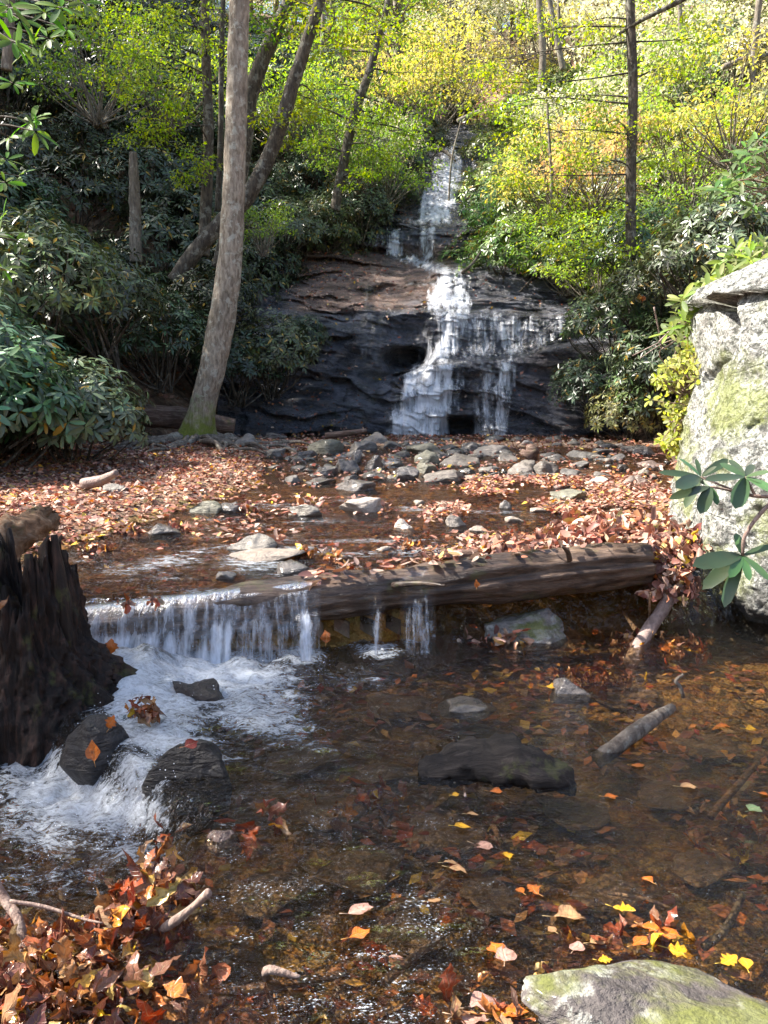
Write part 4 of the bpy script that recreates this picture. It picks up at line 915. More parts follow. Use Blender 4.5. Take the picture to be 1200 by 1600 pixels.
# main tree
P, Rr = tpath([(302, 700), (308, 672), (318, 630), (335, 560), (350, 480), (360, 400), (365, 300), (370, 150), (374, 0), (380, -200), (392, -420)], 13.3, [60, 48, 41, 40, 40, 37, 33, 31, 29, 24, 14])
mt = empty('tree', (P[0][0], P[0][1], .55), 'tall grey trunked tree with a mossy foot and spreading bare roots on the left bank', 'tree')
V, F = tube(P, Rr, 36, 200, .10, 3.5)
a_ = np.arctan2(V[:, 1] - P[0][1], V[:, 0] - P[0][0]); fl = sm(1.15, .35, V[:, 2]) * .10 * (np.maximum(0, np.sin(a_ * 5 + 1)) + .3); V[:, 0] += np.cos(a_) * fl; V[:, 1] += np.sin(a_) * fl
t_ = mk('trunk', V - np.array(mt.location), F, M['bark'], mt)
g = np.random.default_rng(5); root_pts = []
for k in range(26):                 # roots snaking over the bank
    a = g.uniform(0, 2 * math.pi) if k > 12 else g.uniform(-2.9, -.2)
    ln = g.uniform(.7, 2.3); q = [np.array([P[0][0] + math.cos(a) * .12, P[0][1] + math.sin(a) * .12 - .05, .72])]; ha = a
    for s_ in range(7):
        ha += g.normal() * .35; nx = q[-1] + np.array([math.cos(ha), math.sin(ha) * .8, 0]) * ln / 7
        nx[2] = float(groundz(nx[0], nx[1], False)) + .045 + .03 * g.normal(); q.append(nx)
    rr = np.linspace(.06, .012, 8) * g.uniform(.7, 1.2)
    V, F = tube(q, rr, 10, 36, .2, 9); mk('root', V - np.array(mt.location), F, M['root'], mt)
add_crown(mt, P[-1], [((P[-1][0] + dx, P[-1][1] + dy, z), r) for dx, dy, z, r in ((-2.5, 0, 11.0, 1.3), (-1.2, 1, 12.0, 1.3), (-2.4, 2, 12.5, 1.4), (-1.5, -1.0, 12.4, 1.2))], 700, .11, YG, 11, lambda c: P[-2])
# leaning tree behind
def tree_thing(name, label, pts, depth, wid, mat, centers=(), color=YG, seed=1, nleaf=300, L=.1, group=None, zfoot=None, bf=None, n=20, rough=.14, flat=.4, clr=.7, brad=.025):
    P, Rr = tpath(pts, depth, wid); o = empty(name, tuple(P[0]), label, 'tree', group)
    V, F = tube(P, Rr, n, 12 * len(P), rough, 4); mk('trunk', V - P[0], F, mat, o)
    if len(centers):
        cs = [(at(cx, cy, cd_), cr) for cx, cy, cd_, cr in centers]
        def near(c):
            q = spline(P, 60); lowq = q[q[:, 2] < c[2] + .3]; lowq = lowq if len(lowq) else q[:1]
            return lowq[np.argmin(np.linalg.norm(lowq - c, axis=1))]
        add_crown(o, P[-1], cs, nleaf, L, color, seed, near, flat, brad, clr=clr)
    return o
tree_thing('leaning_tree', 'stout tree leaning right with pale patches on its bark behind the tall grey tree',
  [(272, 440), (303, 396), (342, 352), (386, 308), (420, 245), (440, 190), (458, 130), (478, 70), (500, 0), (530, -120)], 16.0, [24, 24, 24, 24, 22, 21, 20, 18, 16, 13], M['bark_dark'],
  [(430, 190, 16, .5), (500, 160, 16.3, .6), (520, 60, 16, .6), (600, 30, 16.5, .8), (460, 20, 16.5, .7), (540, -50, 16, 1.0)], YG, 21, 340, .085)
tree_thing('dark_tree', 'dark forked trunk leaning right between the grey tree and the leaning tree',
  [(345, 420), (365, 330), (382, 220), (392, 150), (408, 100), (430, 50), (452, 0), (490, -90)], 17.5, [28, 26, 24, 22, 22, 20, 18, 14], M['bark_dark'],
  [(440, 60, 17.5, .6), (410, 20, 17, .6), (450, -60, 17, .9)], GREEN, 22, 240, .085)
tree_thing('slender_tree', 'slim dark upright tree with thin side branches left of the tall grey tree',
  [(318, 400), (321, 340), (325, 250), (325, 170), (322, 90), (320, 0), (318, -120)], 16.6, [19, 18, 16, 15, 14, 13, 9], M['bark_dark'],
  [(250, 60, 15.8, .5), (210, 90, 15.6, .5), (240, 130, 15.6, .55), (280, 160, 15.8, .4), (215, 170, 15.8, .4), (300, 20, 15.6, .5), (190, 40, 16, .5), (260, 200, 15.8, .45), (290, 240, 16, .45), (300, 285, 16.2, .3), (230, 215, 16, .4), (350, 70, 16, .4), (170, 20, 15.8, .5), (290, -60, 16, 1.0), (200, -50, 16, .8), (240, 10, 15.6, .55), (180, 130, 15.8, .4)], (.28, .40, .04), 23, 230, .075, brad=.016)
tree_thing('slender_tree', 'thin dark stem rising close beside the tall grey tree top', [(340, 330), (345, 200), (346, 100), (350, -40)], 18, [9, 8, 8, 6], M['bark_dark'])
tree_thing('dead_snag', 'short dead trunk broken off at the top with a bare whitish left side', [(213, 410), (211, 330), (209, 280), (208, 238)], 17.0, [18, 17, 15, 11], M['bark_far'], rough=.25)
tree_thing('right_tree', 'straight slim tree with horizontal leafy branches on the right of the falls',
  [(992, 560), (990, 480), (986, 380), (986, 260), (989, 150), (986, 60), (984, -20), (984, -150)], 15.6, [17, 17, 16, 15, 14, 14, 13, 10], M['bark_dark'],
  [(880, 150, 15.5, .6), (800, 130, 15.6, .55), (760, 170, 15.6, .5), (840, 210, 15.6, .5), (910, 260, 15.6, .5), (930, 320, 15.4, .6), (870, 330, 15.5, .5), (950, 390, 15.4, .55), (880, 395, 15.4, .5), (820, 60, 15.8, .6), (900, 40, 15.6, .6), (1060, 110, 15.4, .6), (1090, 60, 15.6, .6), (940, 200, 15.4, .5), (1040, 250, 15.4, .4), (740, 100, 16, .5), (1050, -40, 15.6, .9), (900, -60, 15.6, 1.0), (830, 275, 15.4, .4)], (.32, .43, .05), 24, 240, .08, brad=.018)
for (pts, rr_, lab) in (([(1070, 0), (1010, 30), (960, 60), (936, 72)], [.03, .028, .02, .012], 'bare dark limb of the slim right tree slanting across the top'),):
    pass
stick('bare_limb', [at(1130, -40, 14.9), at(1065, 0, 15.1), at(1015, 25, 15.3), at(985, 42, 15.55), at(945, 68, 15.7)], [.05, .045, .035, .03, .012], 'dark bare limb slanting across the slim right tree near the top', 'bark_dark', 'branch')
tree_thing('crooked_tree', 'crooked twisting tree with bright green leaves left of the upper falls',
  [(524, 330), (530, 290), (545, 215), (560, 160), (578, 110), (590, 62), (600, 30), (612, -30)], 21.5, [15, 15, 14, 13, 12, 10, 9, 7], M['bark_dark'],
  [(620, 120, 21.5, .8), (560, 200, 21.3, .6), (600, 180, 21.3, .6), (640, 170, 21.6, .6), (520, 130, 21.5, .7), (640, 60, 22, .9), (560, 50, 22, .9), (500, 230, 21.3, .5), (610, 235, 21, .5), (570, 280, 21, .4), (655, 215, 21.8, .45), (500, 70, 22, .8), (480, 175, 22, .6)], (.24, .37, .035), 25, 230, .10, brad=.03)
for k, (pts, dep, wd, lab) in enumerate((
  ([(842, 180), (848, 90), (842, 0), (838, -60)], 27, [11, 10, 9, 7], 'grey trunk standing on the slope at upper centre right'),
  ([(880, 110), (868, 50), (855, -20)], 29, [9, 8, 7], 'leaning grey trunk beside the trunk at upper centre right'),
  ([(876, 90), (874, 40), (872, -20)], 32, [5, 5, 4], 'very thin upright stem high on the slope'),
  ([(700, 330), (706, 250), (720, 190)], 25, [3, 3, 2], 'thin sapling stem beside the top of the falls'),
  ([(860, 330), (862, 280), (858, 215), (855, 160)], 19, [5, 5, 4, 3], 'thin pale dead stem right of the falls'),
  ([(10, 110), (14, 60), (16, -10)], 14, [16, 15, 14], 'grey trunk at the top left corner'),
  ([(1160, 320), (1170, 200), (1180, 60), (1190, -30)], 24, [12, 11, 10, 8], 'pale trunk near the right edge on the sunny slope'),
  ([(1060, 150), (1064, 60), (1060, -20)], 26, [8, 7, 6], 'thin pale trunk on the slope right of the slim tree'),
  ([(500, 120), (505, 40), (503, -20)], 30, [8, 7, 6], 'grey trunk far up the slope behind the leaning tree'),
  ([(280, 40), (283, 0), (285, -40)], 33, [10, 9, 8], 'far grey trunk above the dark thicket'),
  ([(740, 150), (738, 60), (745, -20)], 36, [7, 6, 5], 'far thin trunk above the top of the falls'),
  ([(110, 80), (116, 20), (112, -30)], 30, [9, 8, 8], 'far trunk above the left thicket'))):
    tree_thing('trunk_tree', lab, pts, dep, wd, M['bark_far'])
# pale fallen limb high on the right slope
stick('fallen_limb', [at(1130, 105, 24), at(1165, 92, 24), at(1205, 85, 24)], [.08, .07, .06], 'pale fallen limb high on the sunny slope at the right edge', 'bark_far', 'branch')
stick('fallen_limb', [at(715, 190, 27), at(735, 180, 27), at(750, 173, 27)], [.08, .07, .05], 'grey fallen limb above the top of the falls', 'bark_far', 'branch')
stick('fallen_limb', [at(680, 228, 26.6), at(700, 240, 26.4), at(712, 252, 26.2)], [.05, .05, .03], 'dark thin limb across the head of the falls', 'bark_dark', 'branch')
stick('fallen_limb', [at(722, 427, 19), at(740, 410, 18.8), at(752, 392, 18.6)], [.04, .03, .02], 'dark limb leaning over the chute in the middle of the falls', 'bark_dark', 'branch')

# ------------------------------------------------------------------ rhododendrons
def rhodo_mesh(seed, nwh, L=.14, hi=False, r=1.0, rz=.85, nl=8):
    g = np.random.default_rng(seed); d = rdir(nwh, g); d[:, 2] = np.abs(d[:, 2]) * 1.1 - .28; d = unit(d)
    lump = 1 + .30 * fbm(d * 2.2 + seed, 3); rad = lump * g.uniform(.50, 1.0, nwh) ** .5
    C = d * rad[:, None] * np.array([r, r, rz]) + np.array([0, 0, rz * .75])
    A = unit(d + np.array([0, 0, .55]) + g.normal(size=(nwh, 3)) * .3)
    ref = unit(np.cross(A, rdir(nwh, g))); B = np.cross(A, ref); P = []; D_ = []; N_ = []; Ls = []
    for k in range(nl):
        a = 2 * math.pi * k / nl + g.uniform(-.25, .25, nwh); radial = ref * np.cos(a)[:, None] + B * np.sin(a)[:, None]
        up = g.uniform(-.25, .5, nwh)[:, None]; dd = unit(radial + A * up + np.array([0, 0, -.18])); P.append(C + radial * .012 + A * g.uniform(-.03, .03, nwh)[:, None]); D_.append(dd)
        N_.append(unit(A - dd * (A * dd).sum(1)[:, None] + 1e-3)); Ls.append(L * g.uniform(.7, 1.2, nwh))
    P, D_, N_, Ls = (np.concatenate(q) for q in (P, D_, N_, Ls))
    V, F = leaves(P, D_, N_, Ls, Ls * .15, .18, .25, hi, [.55, .9, 1., .7])
    b = MB(); sel = g.choice(nwh, min(34, nwh), replace=False)
    for s in sel[:16]:
        st_ = np.array([g.normal() * .12, g.normal() * .12, -.25]); e = C[s]; mid = (st_ + e) / 2 + g.normal(size=3) * .12; b.add(*tube([st_, mid, e], [.022, .014, .005], 5, 9, .1, 9, False))
    for s in sel[16:]:
        e = C[s]; st_ = e * .45 + g.normal(size=3) * .08; b.add(*tube([st_, (st_ + e) / 2 + g.normal(size=3) * .05, e], [.010, .007, .004], 4, 6, 0, 9, False))
    return mesh_data('foliage', V, F, M['rhodo'], False), b.data('stems', M['bark_dark'])
def rhodo_proto(name, seed, nwh, L=.14, hi=False, **kw):
    f, s = rhodo_mesh(seed, nwh, L, hi, **kw); o = link(name, None); tag(o, 'x', 'shrub')
    a = link('foliage', f, o); link('stems', s, o); a.color = (.035, .075, .04, 1); return o
protos = [rhodo_proto('rhododendron', 40 + k, 300, .135) for k in range(5)]
near_protos = [rhodo_proto('rhododendron', 60 + k, 330, .17, True) for k in range(2)]
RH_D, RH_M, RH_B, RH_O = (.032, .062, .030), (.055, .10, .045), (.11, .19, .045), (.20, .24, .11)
def bush(x, y, s, label, group, col, near=False, z=None, sz=None):
    pr = (near_protos if near else protos)[int(rng.integers(2 if near else 5))]
    zz = float(groundz(np.array(x), np.array(y), False)) if z is None else z
    v = rng.uniform(.7, 1.35); c = (col[0] * v * rng.uniform(.8, 1.35), col[1] * v, col[2] * v * rng.uniform(.7, 1.2))
    return copy_tree(pr, (x, y, zz), rng.uniform(0, 6.28), s, label, group, c, sz, (rng.uniform(-.12, .12), rng.uniform(-.12, .12)))
GT = 'rhododendrons covering the left slope'
# the near bush at the left edge and its neighbours
near_b = [(-4.35, 9.3, 1.05, 'near glossy rhododendron at the left edge with clear leaf whorls', None), (-3.75, 10.3, .85, 'rhododendron spreading right beside the near glossy one', None), (-4.9, 10.8, 1.15, 'tall rhododendron behind the near glossy one', None),
          (-4.75, 11.9, .9, 'rhododendron reaching towards the old log', None), (-5.3, 9.0, 1.2, 'rhododendron half cut off by the left edge', None)]
for x, y, s, lab, gname in near_b: bush(x, y, s, lab, gname, (.06, .115, .07), True)
spots = []
def scatter(n, fx, fy, cond, mind):
    o = []; tries = 0
    while len(o) < n and tries < n * 60:
        tries += 1; x, y = rng.uniform(*fx), rng.uniform(*fy)
        if not cond(x, y): continue
        if all((x - a) ** 2 + (y - b_) ** 2 > mind ** 2 for a, b_ in spots): o.append((x, y)); spots.append((x, y))
    return o
def pix(x, y, dz=1.0):
    z = float(groundz(np.array(x), np.array(y), False)) + dz; q = proj(np.array([x, y, z])); return float(q[0]), float(q[1])
def footl(y): return float(ipx(y, [0, 10, 13, 14.5, 16.3, 17, 20, 23.5, 25, 31, 40], [-4.4, -5.2, -6.3, -5.8, -4.9, -3.6, -3.1, -1.2, -.3, 1.2, -1]))
def footr(y): return float(ipx(y, [0, 8, 10, 14, 15, 17, 18.5, 20, 23.5, 25, 31, 40], [3.6, 3.4, 4.4, 5.0, 4.6, 4.9, 4.1, 2.9, 2.6, 3.0, 3.6, 5]))
def cl(x, y):
    px, py = pix(x, y); return x < footl(y) and -160 < px < 760 and py > -40 and not (625 < px and 150 < py < 360)
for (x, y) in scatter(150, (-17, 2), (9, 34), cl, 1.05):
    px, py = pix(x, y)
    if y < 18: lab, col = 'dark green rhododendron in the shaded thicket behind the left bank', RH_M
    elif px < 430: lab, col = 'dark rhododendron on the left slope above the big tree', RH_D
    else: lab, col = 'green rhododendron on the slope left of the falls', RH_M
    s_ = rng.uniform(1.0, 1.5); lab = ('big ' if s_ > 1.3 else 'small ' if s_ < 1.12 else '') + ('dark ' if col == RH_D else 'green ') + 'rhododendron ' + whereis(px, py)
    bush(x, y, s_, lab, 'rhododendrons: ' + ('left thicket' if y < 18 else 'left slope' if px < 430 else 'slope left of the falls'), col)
def cr_(x, y):
    px, py = pix(x, y); return x > footr(y) and 600 < px < 1330 and py > -40 and not (px < 765 and 150 < py < 420)
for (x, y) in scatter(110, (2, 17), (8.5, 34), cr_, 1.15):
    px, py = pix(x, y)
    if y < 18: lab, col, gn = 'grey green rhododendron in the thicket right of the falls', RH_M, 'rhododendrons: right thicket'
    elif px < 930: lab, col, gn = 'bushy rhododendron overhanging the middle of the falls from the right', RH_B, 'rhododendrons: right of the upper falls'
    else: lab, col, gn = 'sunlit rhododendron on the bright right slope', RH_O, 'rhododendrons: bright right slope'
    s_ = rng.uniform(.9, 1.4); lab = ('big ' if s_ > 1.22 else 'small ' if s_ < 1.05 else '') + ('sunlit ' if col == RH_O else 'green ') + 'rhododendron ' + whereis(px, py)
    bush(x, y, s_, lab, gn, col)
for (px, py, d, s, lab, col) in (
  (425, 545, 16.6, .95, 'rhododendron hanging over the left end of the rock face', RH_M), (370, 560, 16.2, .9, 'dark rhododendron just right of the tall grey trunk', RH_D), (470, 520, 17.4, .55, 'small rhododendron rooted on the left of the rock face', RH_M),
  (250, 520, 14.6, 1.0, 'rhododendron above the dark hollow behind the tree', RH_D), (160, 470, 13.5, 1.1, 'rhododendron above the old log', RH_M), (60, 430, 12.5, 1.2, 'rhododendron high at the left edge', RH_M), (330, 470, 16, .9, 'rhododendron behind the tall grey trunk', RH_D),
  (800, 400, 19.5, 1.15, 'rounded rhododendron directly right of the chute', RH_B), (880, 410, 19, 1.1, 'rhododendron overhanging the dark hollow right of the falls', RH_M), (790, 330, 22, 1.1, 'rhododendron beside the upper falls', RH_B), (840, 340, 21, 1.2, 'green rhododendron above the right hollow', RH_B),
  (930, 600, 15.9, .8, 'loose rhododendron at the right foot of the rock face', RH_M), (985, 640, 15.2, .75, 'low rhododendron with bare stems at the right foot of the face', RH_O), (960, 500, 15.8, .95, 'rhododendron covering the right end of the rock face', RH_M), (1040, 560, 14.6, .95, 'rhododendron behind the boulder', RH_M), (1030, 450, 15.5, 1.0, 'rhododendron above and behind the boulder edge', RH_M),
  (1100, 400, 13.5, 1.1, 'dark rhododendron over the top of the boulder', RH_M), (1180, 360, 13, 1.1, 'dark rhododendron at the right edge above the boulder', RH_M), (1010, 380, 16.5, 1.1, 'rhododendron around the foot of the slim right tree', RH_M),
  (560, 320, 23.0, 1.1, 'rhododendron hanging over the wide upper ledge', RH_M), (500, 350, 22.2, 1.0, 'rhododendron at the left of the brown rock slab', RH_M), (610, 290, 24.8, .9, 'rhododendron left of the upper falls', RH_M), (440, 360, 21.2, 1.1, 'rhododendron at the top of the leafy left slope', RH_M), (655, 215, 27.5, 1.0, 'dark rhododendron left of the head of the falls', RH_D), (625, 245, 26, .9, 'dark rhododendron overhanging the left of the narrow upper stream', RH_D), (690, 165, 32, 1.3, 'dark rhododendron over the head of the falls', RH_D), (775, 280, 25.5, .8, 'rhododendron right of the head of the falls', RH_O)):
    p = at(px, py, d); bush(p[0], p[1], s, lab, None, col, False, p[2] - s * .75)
# bright understory shrubs with small leaves
def shrub_proto(name, seed, n, L, h=1.8, w=1.2, mat='leaf'):
    g = np.random.default_rng(seed); o = link(name, None); tag(o, 'x', 'shrub'); fb = MB(); bb = MB()
    for k in range(n):
        a = g.uniform(0, 6.28); rr = w * g.uniform(.15, 1) ** .6; c = np.array([math.cos(a) * rr, math.sin(a) * rr, h * g.uniform(.3, 1)])
        fb.add(*clump_leaves(c, .42, 70, L, g, .35, .5)); s = np.array([g.normal() * .06, g.normal() * .06, -.1]); bb.add(*tube([s, (s + c) / 2 + g.normal(size=3) * .1, c], [.018, .012, .004], 5, 8, 0, 1, False))
    f_ = link('foliage', fb.data('foliage', M[mat], False), o); link('stems', bb.data('stems', M['bark_far']), o); return o
sp = [shrub_proto('leafy_shrub', 80 + k, 34, .085) for k in range(3)]
def tree_proto(seed, h, n, L, w):
    g = np.random.default_rng(seed); o = link('woodland_tree', None); tag(o, 'x', 'tree'); fb = MB(); bb = MB()
    V, F = tube([(0, 0, -.4), (g.normal() * .1, g.normal() * .1, h * .3), (g.normal() * .2, g.normal() * .2, h * .65), (g.normal() * .3, 0, h)], [.16, .13, .09, .03], 10, 24, .1, 2); link('trunk', mesh_data('trunk', V, F, M['bark_far']), o)
    for k in range(n):
        a = g.uniform(0, 6.28); t = g.uniform(.22, 1.02); rr = w * (1 - .55 * t) * g.uniform(.3, 1); c = np.array([math.cos(a) * rr, math.sin(a) * rr, h * t])
        fb.add(*clump_leaves(c, .85, 90, L, g, .35, .55)); s = np.array([0, 0, h * max(.12, t - .12)]); bb.add(*tube([s, (s + c) / 2 + g.normal(size=3) * .15, c], [.035, .02, .006], 5, 7, 0, 1, False))
    link('foliage', fb.data('foliage', M['leaf'], False), o); link('branches', bb.data('branches', M['bark_far']), o); return o
tp = [tree_proto(90 + k, 9.0, 60, .13, 2.8) for k in range(3)]
cols = {'green': (.24, .38, .07), 'yellow green': (.34, .48, .09), 'yellow': (.58, .56, .15), 'orange': (.66, .48, .22), 'pale': (.64, .64, .42)}  # leaf tones paled to put distant haze and glare into the colour
def pick(w): ks = list(w); p = np.array([w[k] for k in ks], float); return ks[int(rng.choice(len(ks), p=p / p.sum()))]
for (px, py, d, s, cn, lab) in (
  (825, 270, 25, 1.0, 'yellow green', 'yellow green leafy shrub right of the head of the falls'), (860, 215, 24, 1.2, 'yellow green', 'bright shrub on the slope right of the upper falls'), (860, 260, 20, 1.1, 'yellow', 'yellow shrub glowing in the sun right of centre'), (930, 240, 20, 1.1, 'orange', 'orange shrub glowing behind the slim right tree'),
  (900, 190, 24, 1.3, 'pale', 'pale leaved sapling high right of centre'), (1080, 220, 19, 1.2, 'yellow green', 'yellow green shrub on the sunny right slope'), (1150, 150, 18, 1.2, 'yellow', 'yellow shrub near the right edge'), (1060, 330, 16.5, .9, 'green', 'green leafy shrub right of the slim tree'),
  (940, 400, 17.5, .9, 'yellow green', 'bright layered branches over the dark hollow'), (890, 380, 18.5, .9, 'green', 'green leafy shrub over the dark hollow'), (590, 215, 25, .9, 'pale', 'pale yellow shrub above the left of the upper falls'), (600, 250, 23, 1.0, 'green', 'fresh green shrub left of the upper falls'),
  (560, 230, 22.5, 1.0, 'green', 'green sapling below the crooked tree'), (680, 120, 30, 1.6, 'yellow', 'orange yellow shrub above the head of the falls'), (620, 120, 29, 1.5, 'yellow', 'yellow shrub high behind the crooked tree'), (720, 100, 33, 1.6, 'yellow', 'tall yellow shrub far above the falls'),
  (150, 90, 20, 1.2, 'green', 'green shrub above the left thicket'), (260, 110, 22, 1.2, 'yellow green', 'yellow green shrub above the left thicket'), (440, 140, 24, 1.3, 'yellow green', 'yellow green shrub behind the leaning tree'), (500, 180, 24, 1.2, 'green', 'green shrub behind the leaning tree'),
  (410, 350, 18.5, .55, 'green', 'small fresh green shrub between the two trunks'), (1000, 60, 30, 2.0, 'pale', 'tall pale shrub on the bright slope right of the slim tree top'), (1080, 40, 32, 2.2, 'yellow green', 'tall yellow green shrub under the top right corner'), (1150, 60, 30, 2.0, 'pale', 'tall pale shrub in the top right corner'), (930, 50, 34, 2.2, 'yellow', 'tall yellow shrub behind the slim right tree top'), (860, 40, 36, 2.3, 'pale', 'tall pale shrub behind the two grey trunks'), (1110, 110, 26, 1.7, 'pale', 'pale shrub below the top right corner'),
  (1000, 140, 26, 1.6, 'yellow green', 'bright shrub right of the slim tree'), (700, 480, 19, .001, 'green', 'x')):
    if lab == 'x': continue
    p = at(px, py, d); pr = sp[int(rng.integers(3))]; c = cols[cn]; copy_tree(pr, (p[0], p[1], p[2] - s * 1.1), rng.uniform(0, 6.28), s, lab, None, c)
def ct(x, y):
    px, py = pix(x, y, 3); return -200 < px < 1400 and py > -330 and (y > 33 or ((x < footl(y) - 3) if x < 0 else (x > footr(y) + 1.5))) and not (560 < px < 860 and y < 33)
tspots = scatter(175, (-40, 48), (20, 85), ct, 1.8)
for (x, y) in tspots:
    px, py = pix(x, y, 3)
    if px < 380: cn = pick({'green': 4, 'yellow green': 4, 'yellow': 1, 'orange': .3}); gn = 'left'
    elif px < 760: cn = pick({'green': 1, 'yellow green': 3, 'yellow': 4, 'orange': 1.6, 'pale': 2}); gn = 'middle'
    else: cn = pick({'green': 1, 'yellow green': 4, 'yellow': 3, 'orange': 1, 'pale': 4}); gn = 'right'
    z = float(groundz(np.array(x), np.array(y), False)); nm = {'left': 'far left slope', 'middle': 'slope beyond the head of the falls', 'right': 'far right slope'}[gn]
    copy_tree(tp[int(rng.integers(3))], (x, y, z), rng.uniform(0, 6.28), rng.uniform(.7, 1.25), ' '.join(('%s leaved tree %s' % (cn, whereis(px, py))).split()[:16]), '%s leaved trees on the far slopes' % cn, cols[cn])
# unseen trees added left of the frame to shade the thicket, foam and stump
def blocker(x, y, z, s, lab):
    g0 = float(groundz(np.array(x), np.array(y), False)); h = 9 * s; o = copy_tree(tp[int(rng.integers(3))], (x, y, max(g0, z - h * .6)), rng.uniform(0, 6.28), s, lab, None, cols['green'])
    return o
BL = [((-.6, 3.5, 0), 13, .62), ((-3, 17, 2), 13, 1.4), ((-5, 14, 2.5), 14, 1.5), ((-6, 17, 4), 14, 1.6), ((-1.6, 3.8, .4), 9, .8), ((-8, 21, 6), 14, 1.6)]
for k, (t, dist, s) in enumerate(BL):
    p = np.array(t) + SV * dist
    blocker(p[0], p[1], p[2], s, 'unseen green tree added left of the view to shade ' + ('the foam below the log', 'the left thicket foot', 'the old log hollow', 'the upper left thicket', 'the black stump', 'the far left slope', 'the middle of the pool')[k])
for pr in protos + near_protos + sp + tp:
    for c in list(pr.children): bpy.data.objects.remove(c)
    bpy.data.objects.remove(pr)
# ------------------------------------------------------------------ near leafy sprays
def whorl(mb, c, axis, L, n, g, droop=.1, wid=.15, gp=(.0, .4)):
    axis = unit(np.array(axis, float)); ref = unit(np.cross(axis, rdir(1, g)[0])); B = np.cross(axis, ref); a = np.linspace(0, 2 * math.pi, n, endpoint=False) + g.uniform(-.3, .3, n)
    rad = ref * np.cos(a)[:, None] + B * np.sin(a)[:, None]; D_ = unit(rad + axis * g.uniform(gp[0], gp[1] + .3, n)[:, None] + np.array([0, 0, -droop])); N_ = unit(axis + g.normal(size=(n, 3)) * .25)
    Ls = L * g.uniform(.65, 1.15, n); mb.add(*leaves(np.repeat(np.array([c], float), n, 0) + D_ * .015, D_, N_, Ls, Ls * wid, g.uniform(.05, .3, n), .22, True, [.5, .9, 1., .72]))
g = np.random.default_rng(77)
br = empty('rhododendron_branch', tuple(at(1215, 800, 3.2)), 'drooping rhododendron branch with big dark leaves hanging in front of the boulder', 'branch')
fb, bb = MB(), MB(); o0 = np.array(br.location)
s0 = at(1225, 775, 3.2); k1 = at(1195, 795, 3.15); k2 = at(1165, 835, 3.1); tip = at(1160, 868, 3.1)
bb.add(*tube([s0, k1, k2, tip], [.010, .008, .007, .006], 8, 24, .15, 30))
a2 = at(1180, 775, 3.15); a3 = at(1150, 768, 3.2); a4 = at(1110, 760, 3.2); bb.add(*tube([s0, a2, a3, a4], [.008, .007, .006, .004], 7, 20, .15, 30))
e1 = at(1165, 745, 3.2); bb.add(*tube([a2, e1], [.006, .004], 6)); e2 = at(1095, 745, 3.25); bb.add(*tube([a3, e2], [.005, .004], 6))
def manual(mb, c, tips, wid=.14, droop=0):
    for (px, py, d, w) in tips:
        t = at(px, py, d); D_ = t - c; L = np.linalg.norm(D_); up = np.array([g.normal() * .3, -.75, .75])
        mb.add(*leaves(c[None] + 0, D_[None], up[None], np.array([L]), np.array([L * w]), .08, .2, True, [.5, .9, 1., .75]))
manual(fb, tip, [(1086, 880, 3.0, .15), (1098, 918, 3.05, .14), (1110, 900, 3.2, .13), (1130, 948, 3.05, .12), (1142, 900, 3.0, .14), (1172, 905, 3.0, .13), (1182, 882, 3.15, .10), (1205, 905, 3.0, .15), (1210, 850, 3.1, .12), (1150, 830, 3.2, .12)])
manual(fb, e2, [(1030, 735, 3.25, .10), (1062, 712, 3.35, .12), (1088, 715, 3.3, .11), (1060, 758, 3.1, .14), (1070, 790, 3.15, .12), (1118, 728, 3.2, .12), (1140, 715, 3.3, .12)])
manual(fb, a4, [(1048, 775, 3.1, .10), (1095, 800, 3.1, .18), (1122, 788, 3.15, .2), (1080, 742, 3.3, .1)])
manual(fb, e1, [(1105, 745, 3.1, .10), (1140, 715, 3.3, .13), (1125, 722, 3.25, .12), (1200, 735, 3.1, .13), (1190, 752, 3.1, .12), (1178, 722, 3.3, .12), (1150, 792, 3.1, .2), (1210, 765, 3.0, .13)])
f_ = fb.obj('foliage', M['rhodo_near'], br, True); f_.location = -o0; f_.color = (.045, .10, .04, 1)
b_ = bb.obj('stems', M['twig'], br); b_.location = -o0
# leafy branches at the upper left, close to the camera
br = empty('leafy_branch', tuple(at(-40, 60, 6)), 'yellow green sprays of long leaves hanging at the upper left edge', 'branch'); o0 = np.array(br.location); fb, bb = MB(), MB(); s0 = at(-60, 120, 6.2)
for (px, py, d, sc_) in ((30, 30, 5.6, 1), (70, 20, 5.8, 1), (105, 45, 6, 1), (50, 75, 5.7, 1), (95, 12, 5.8, 1), (20, 65, 5.6, 1), (50, 190, 6, 1), (55, 205, 5.9, 1), (20, 130, 6, .8), (10, 250, 6.2, .8), (30, 275, 6.2, .8), (8, 285, 6, .8), (15, 215, 6.4, .8), (75, 60, 6.2, .9), (15, 10, 5.5, 1), (130, 5, 6.2, .9), (5, 340, 6.6, .8), (25, 375, 6.8, .8), (5, 420, 6.8, .8)):
    c = at(px, py, d); whorl(fb, c, (g.normal() * .4 + .3, -.5, .5), .15 * sc_, 8, g, .35, .13)
    q = at(-50, py + g.uniform(-20, 20), 6.2); bb.add(*tube([q, (q + c) / 2 + np.array([0, 0, .05]), c], [.012, .008, .004], 6, 10, .1, 20, False))
f_ = fb.obj('foliage', M['leaf'], br, True); f_.location = -o0; f_.color = (.13, .27, .045, 1); b_ = bb.obj('stems', M['bark_dark'], br); b_.location = -o0
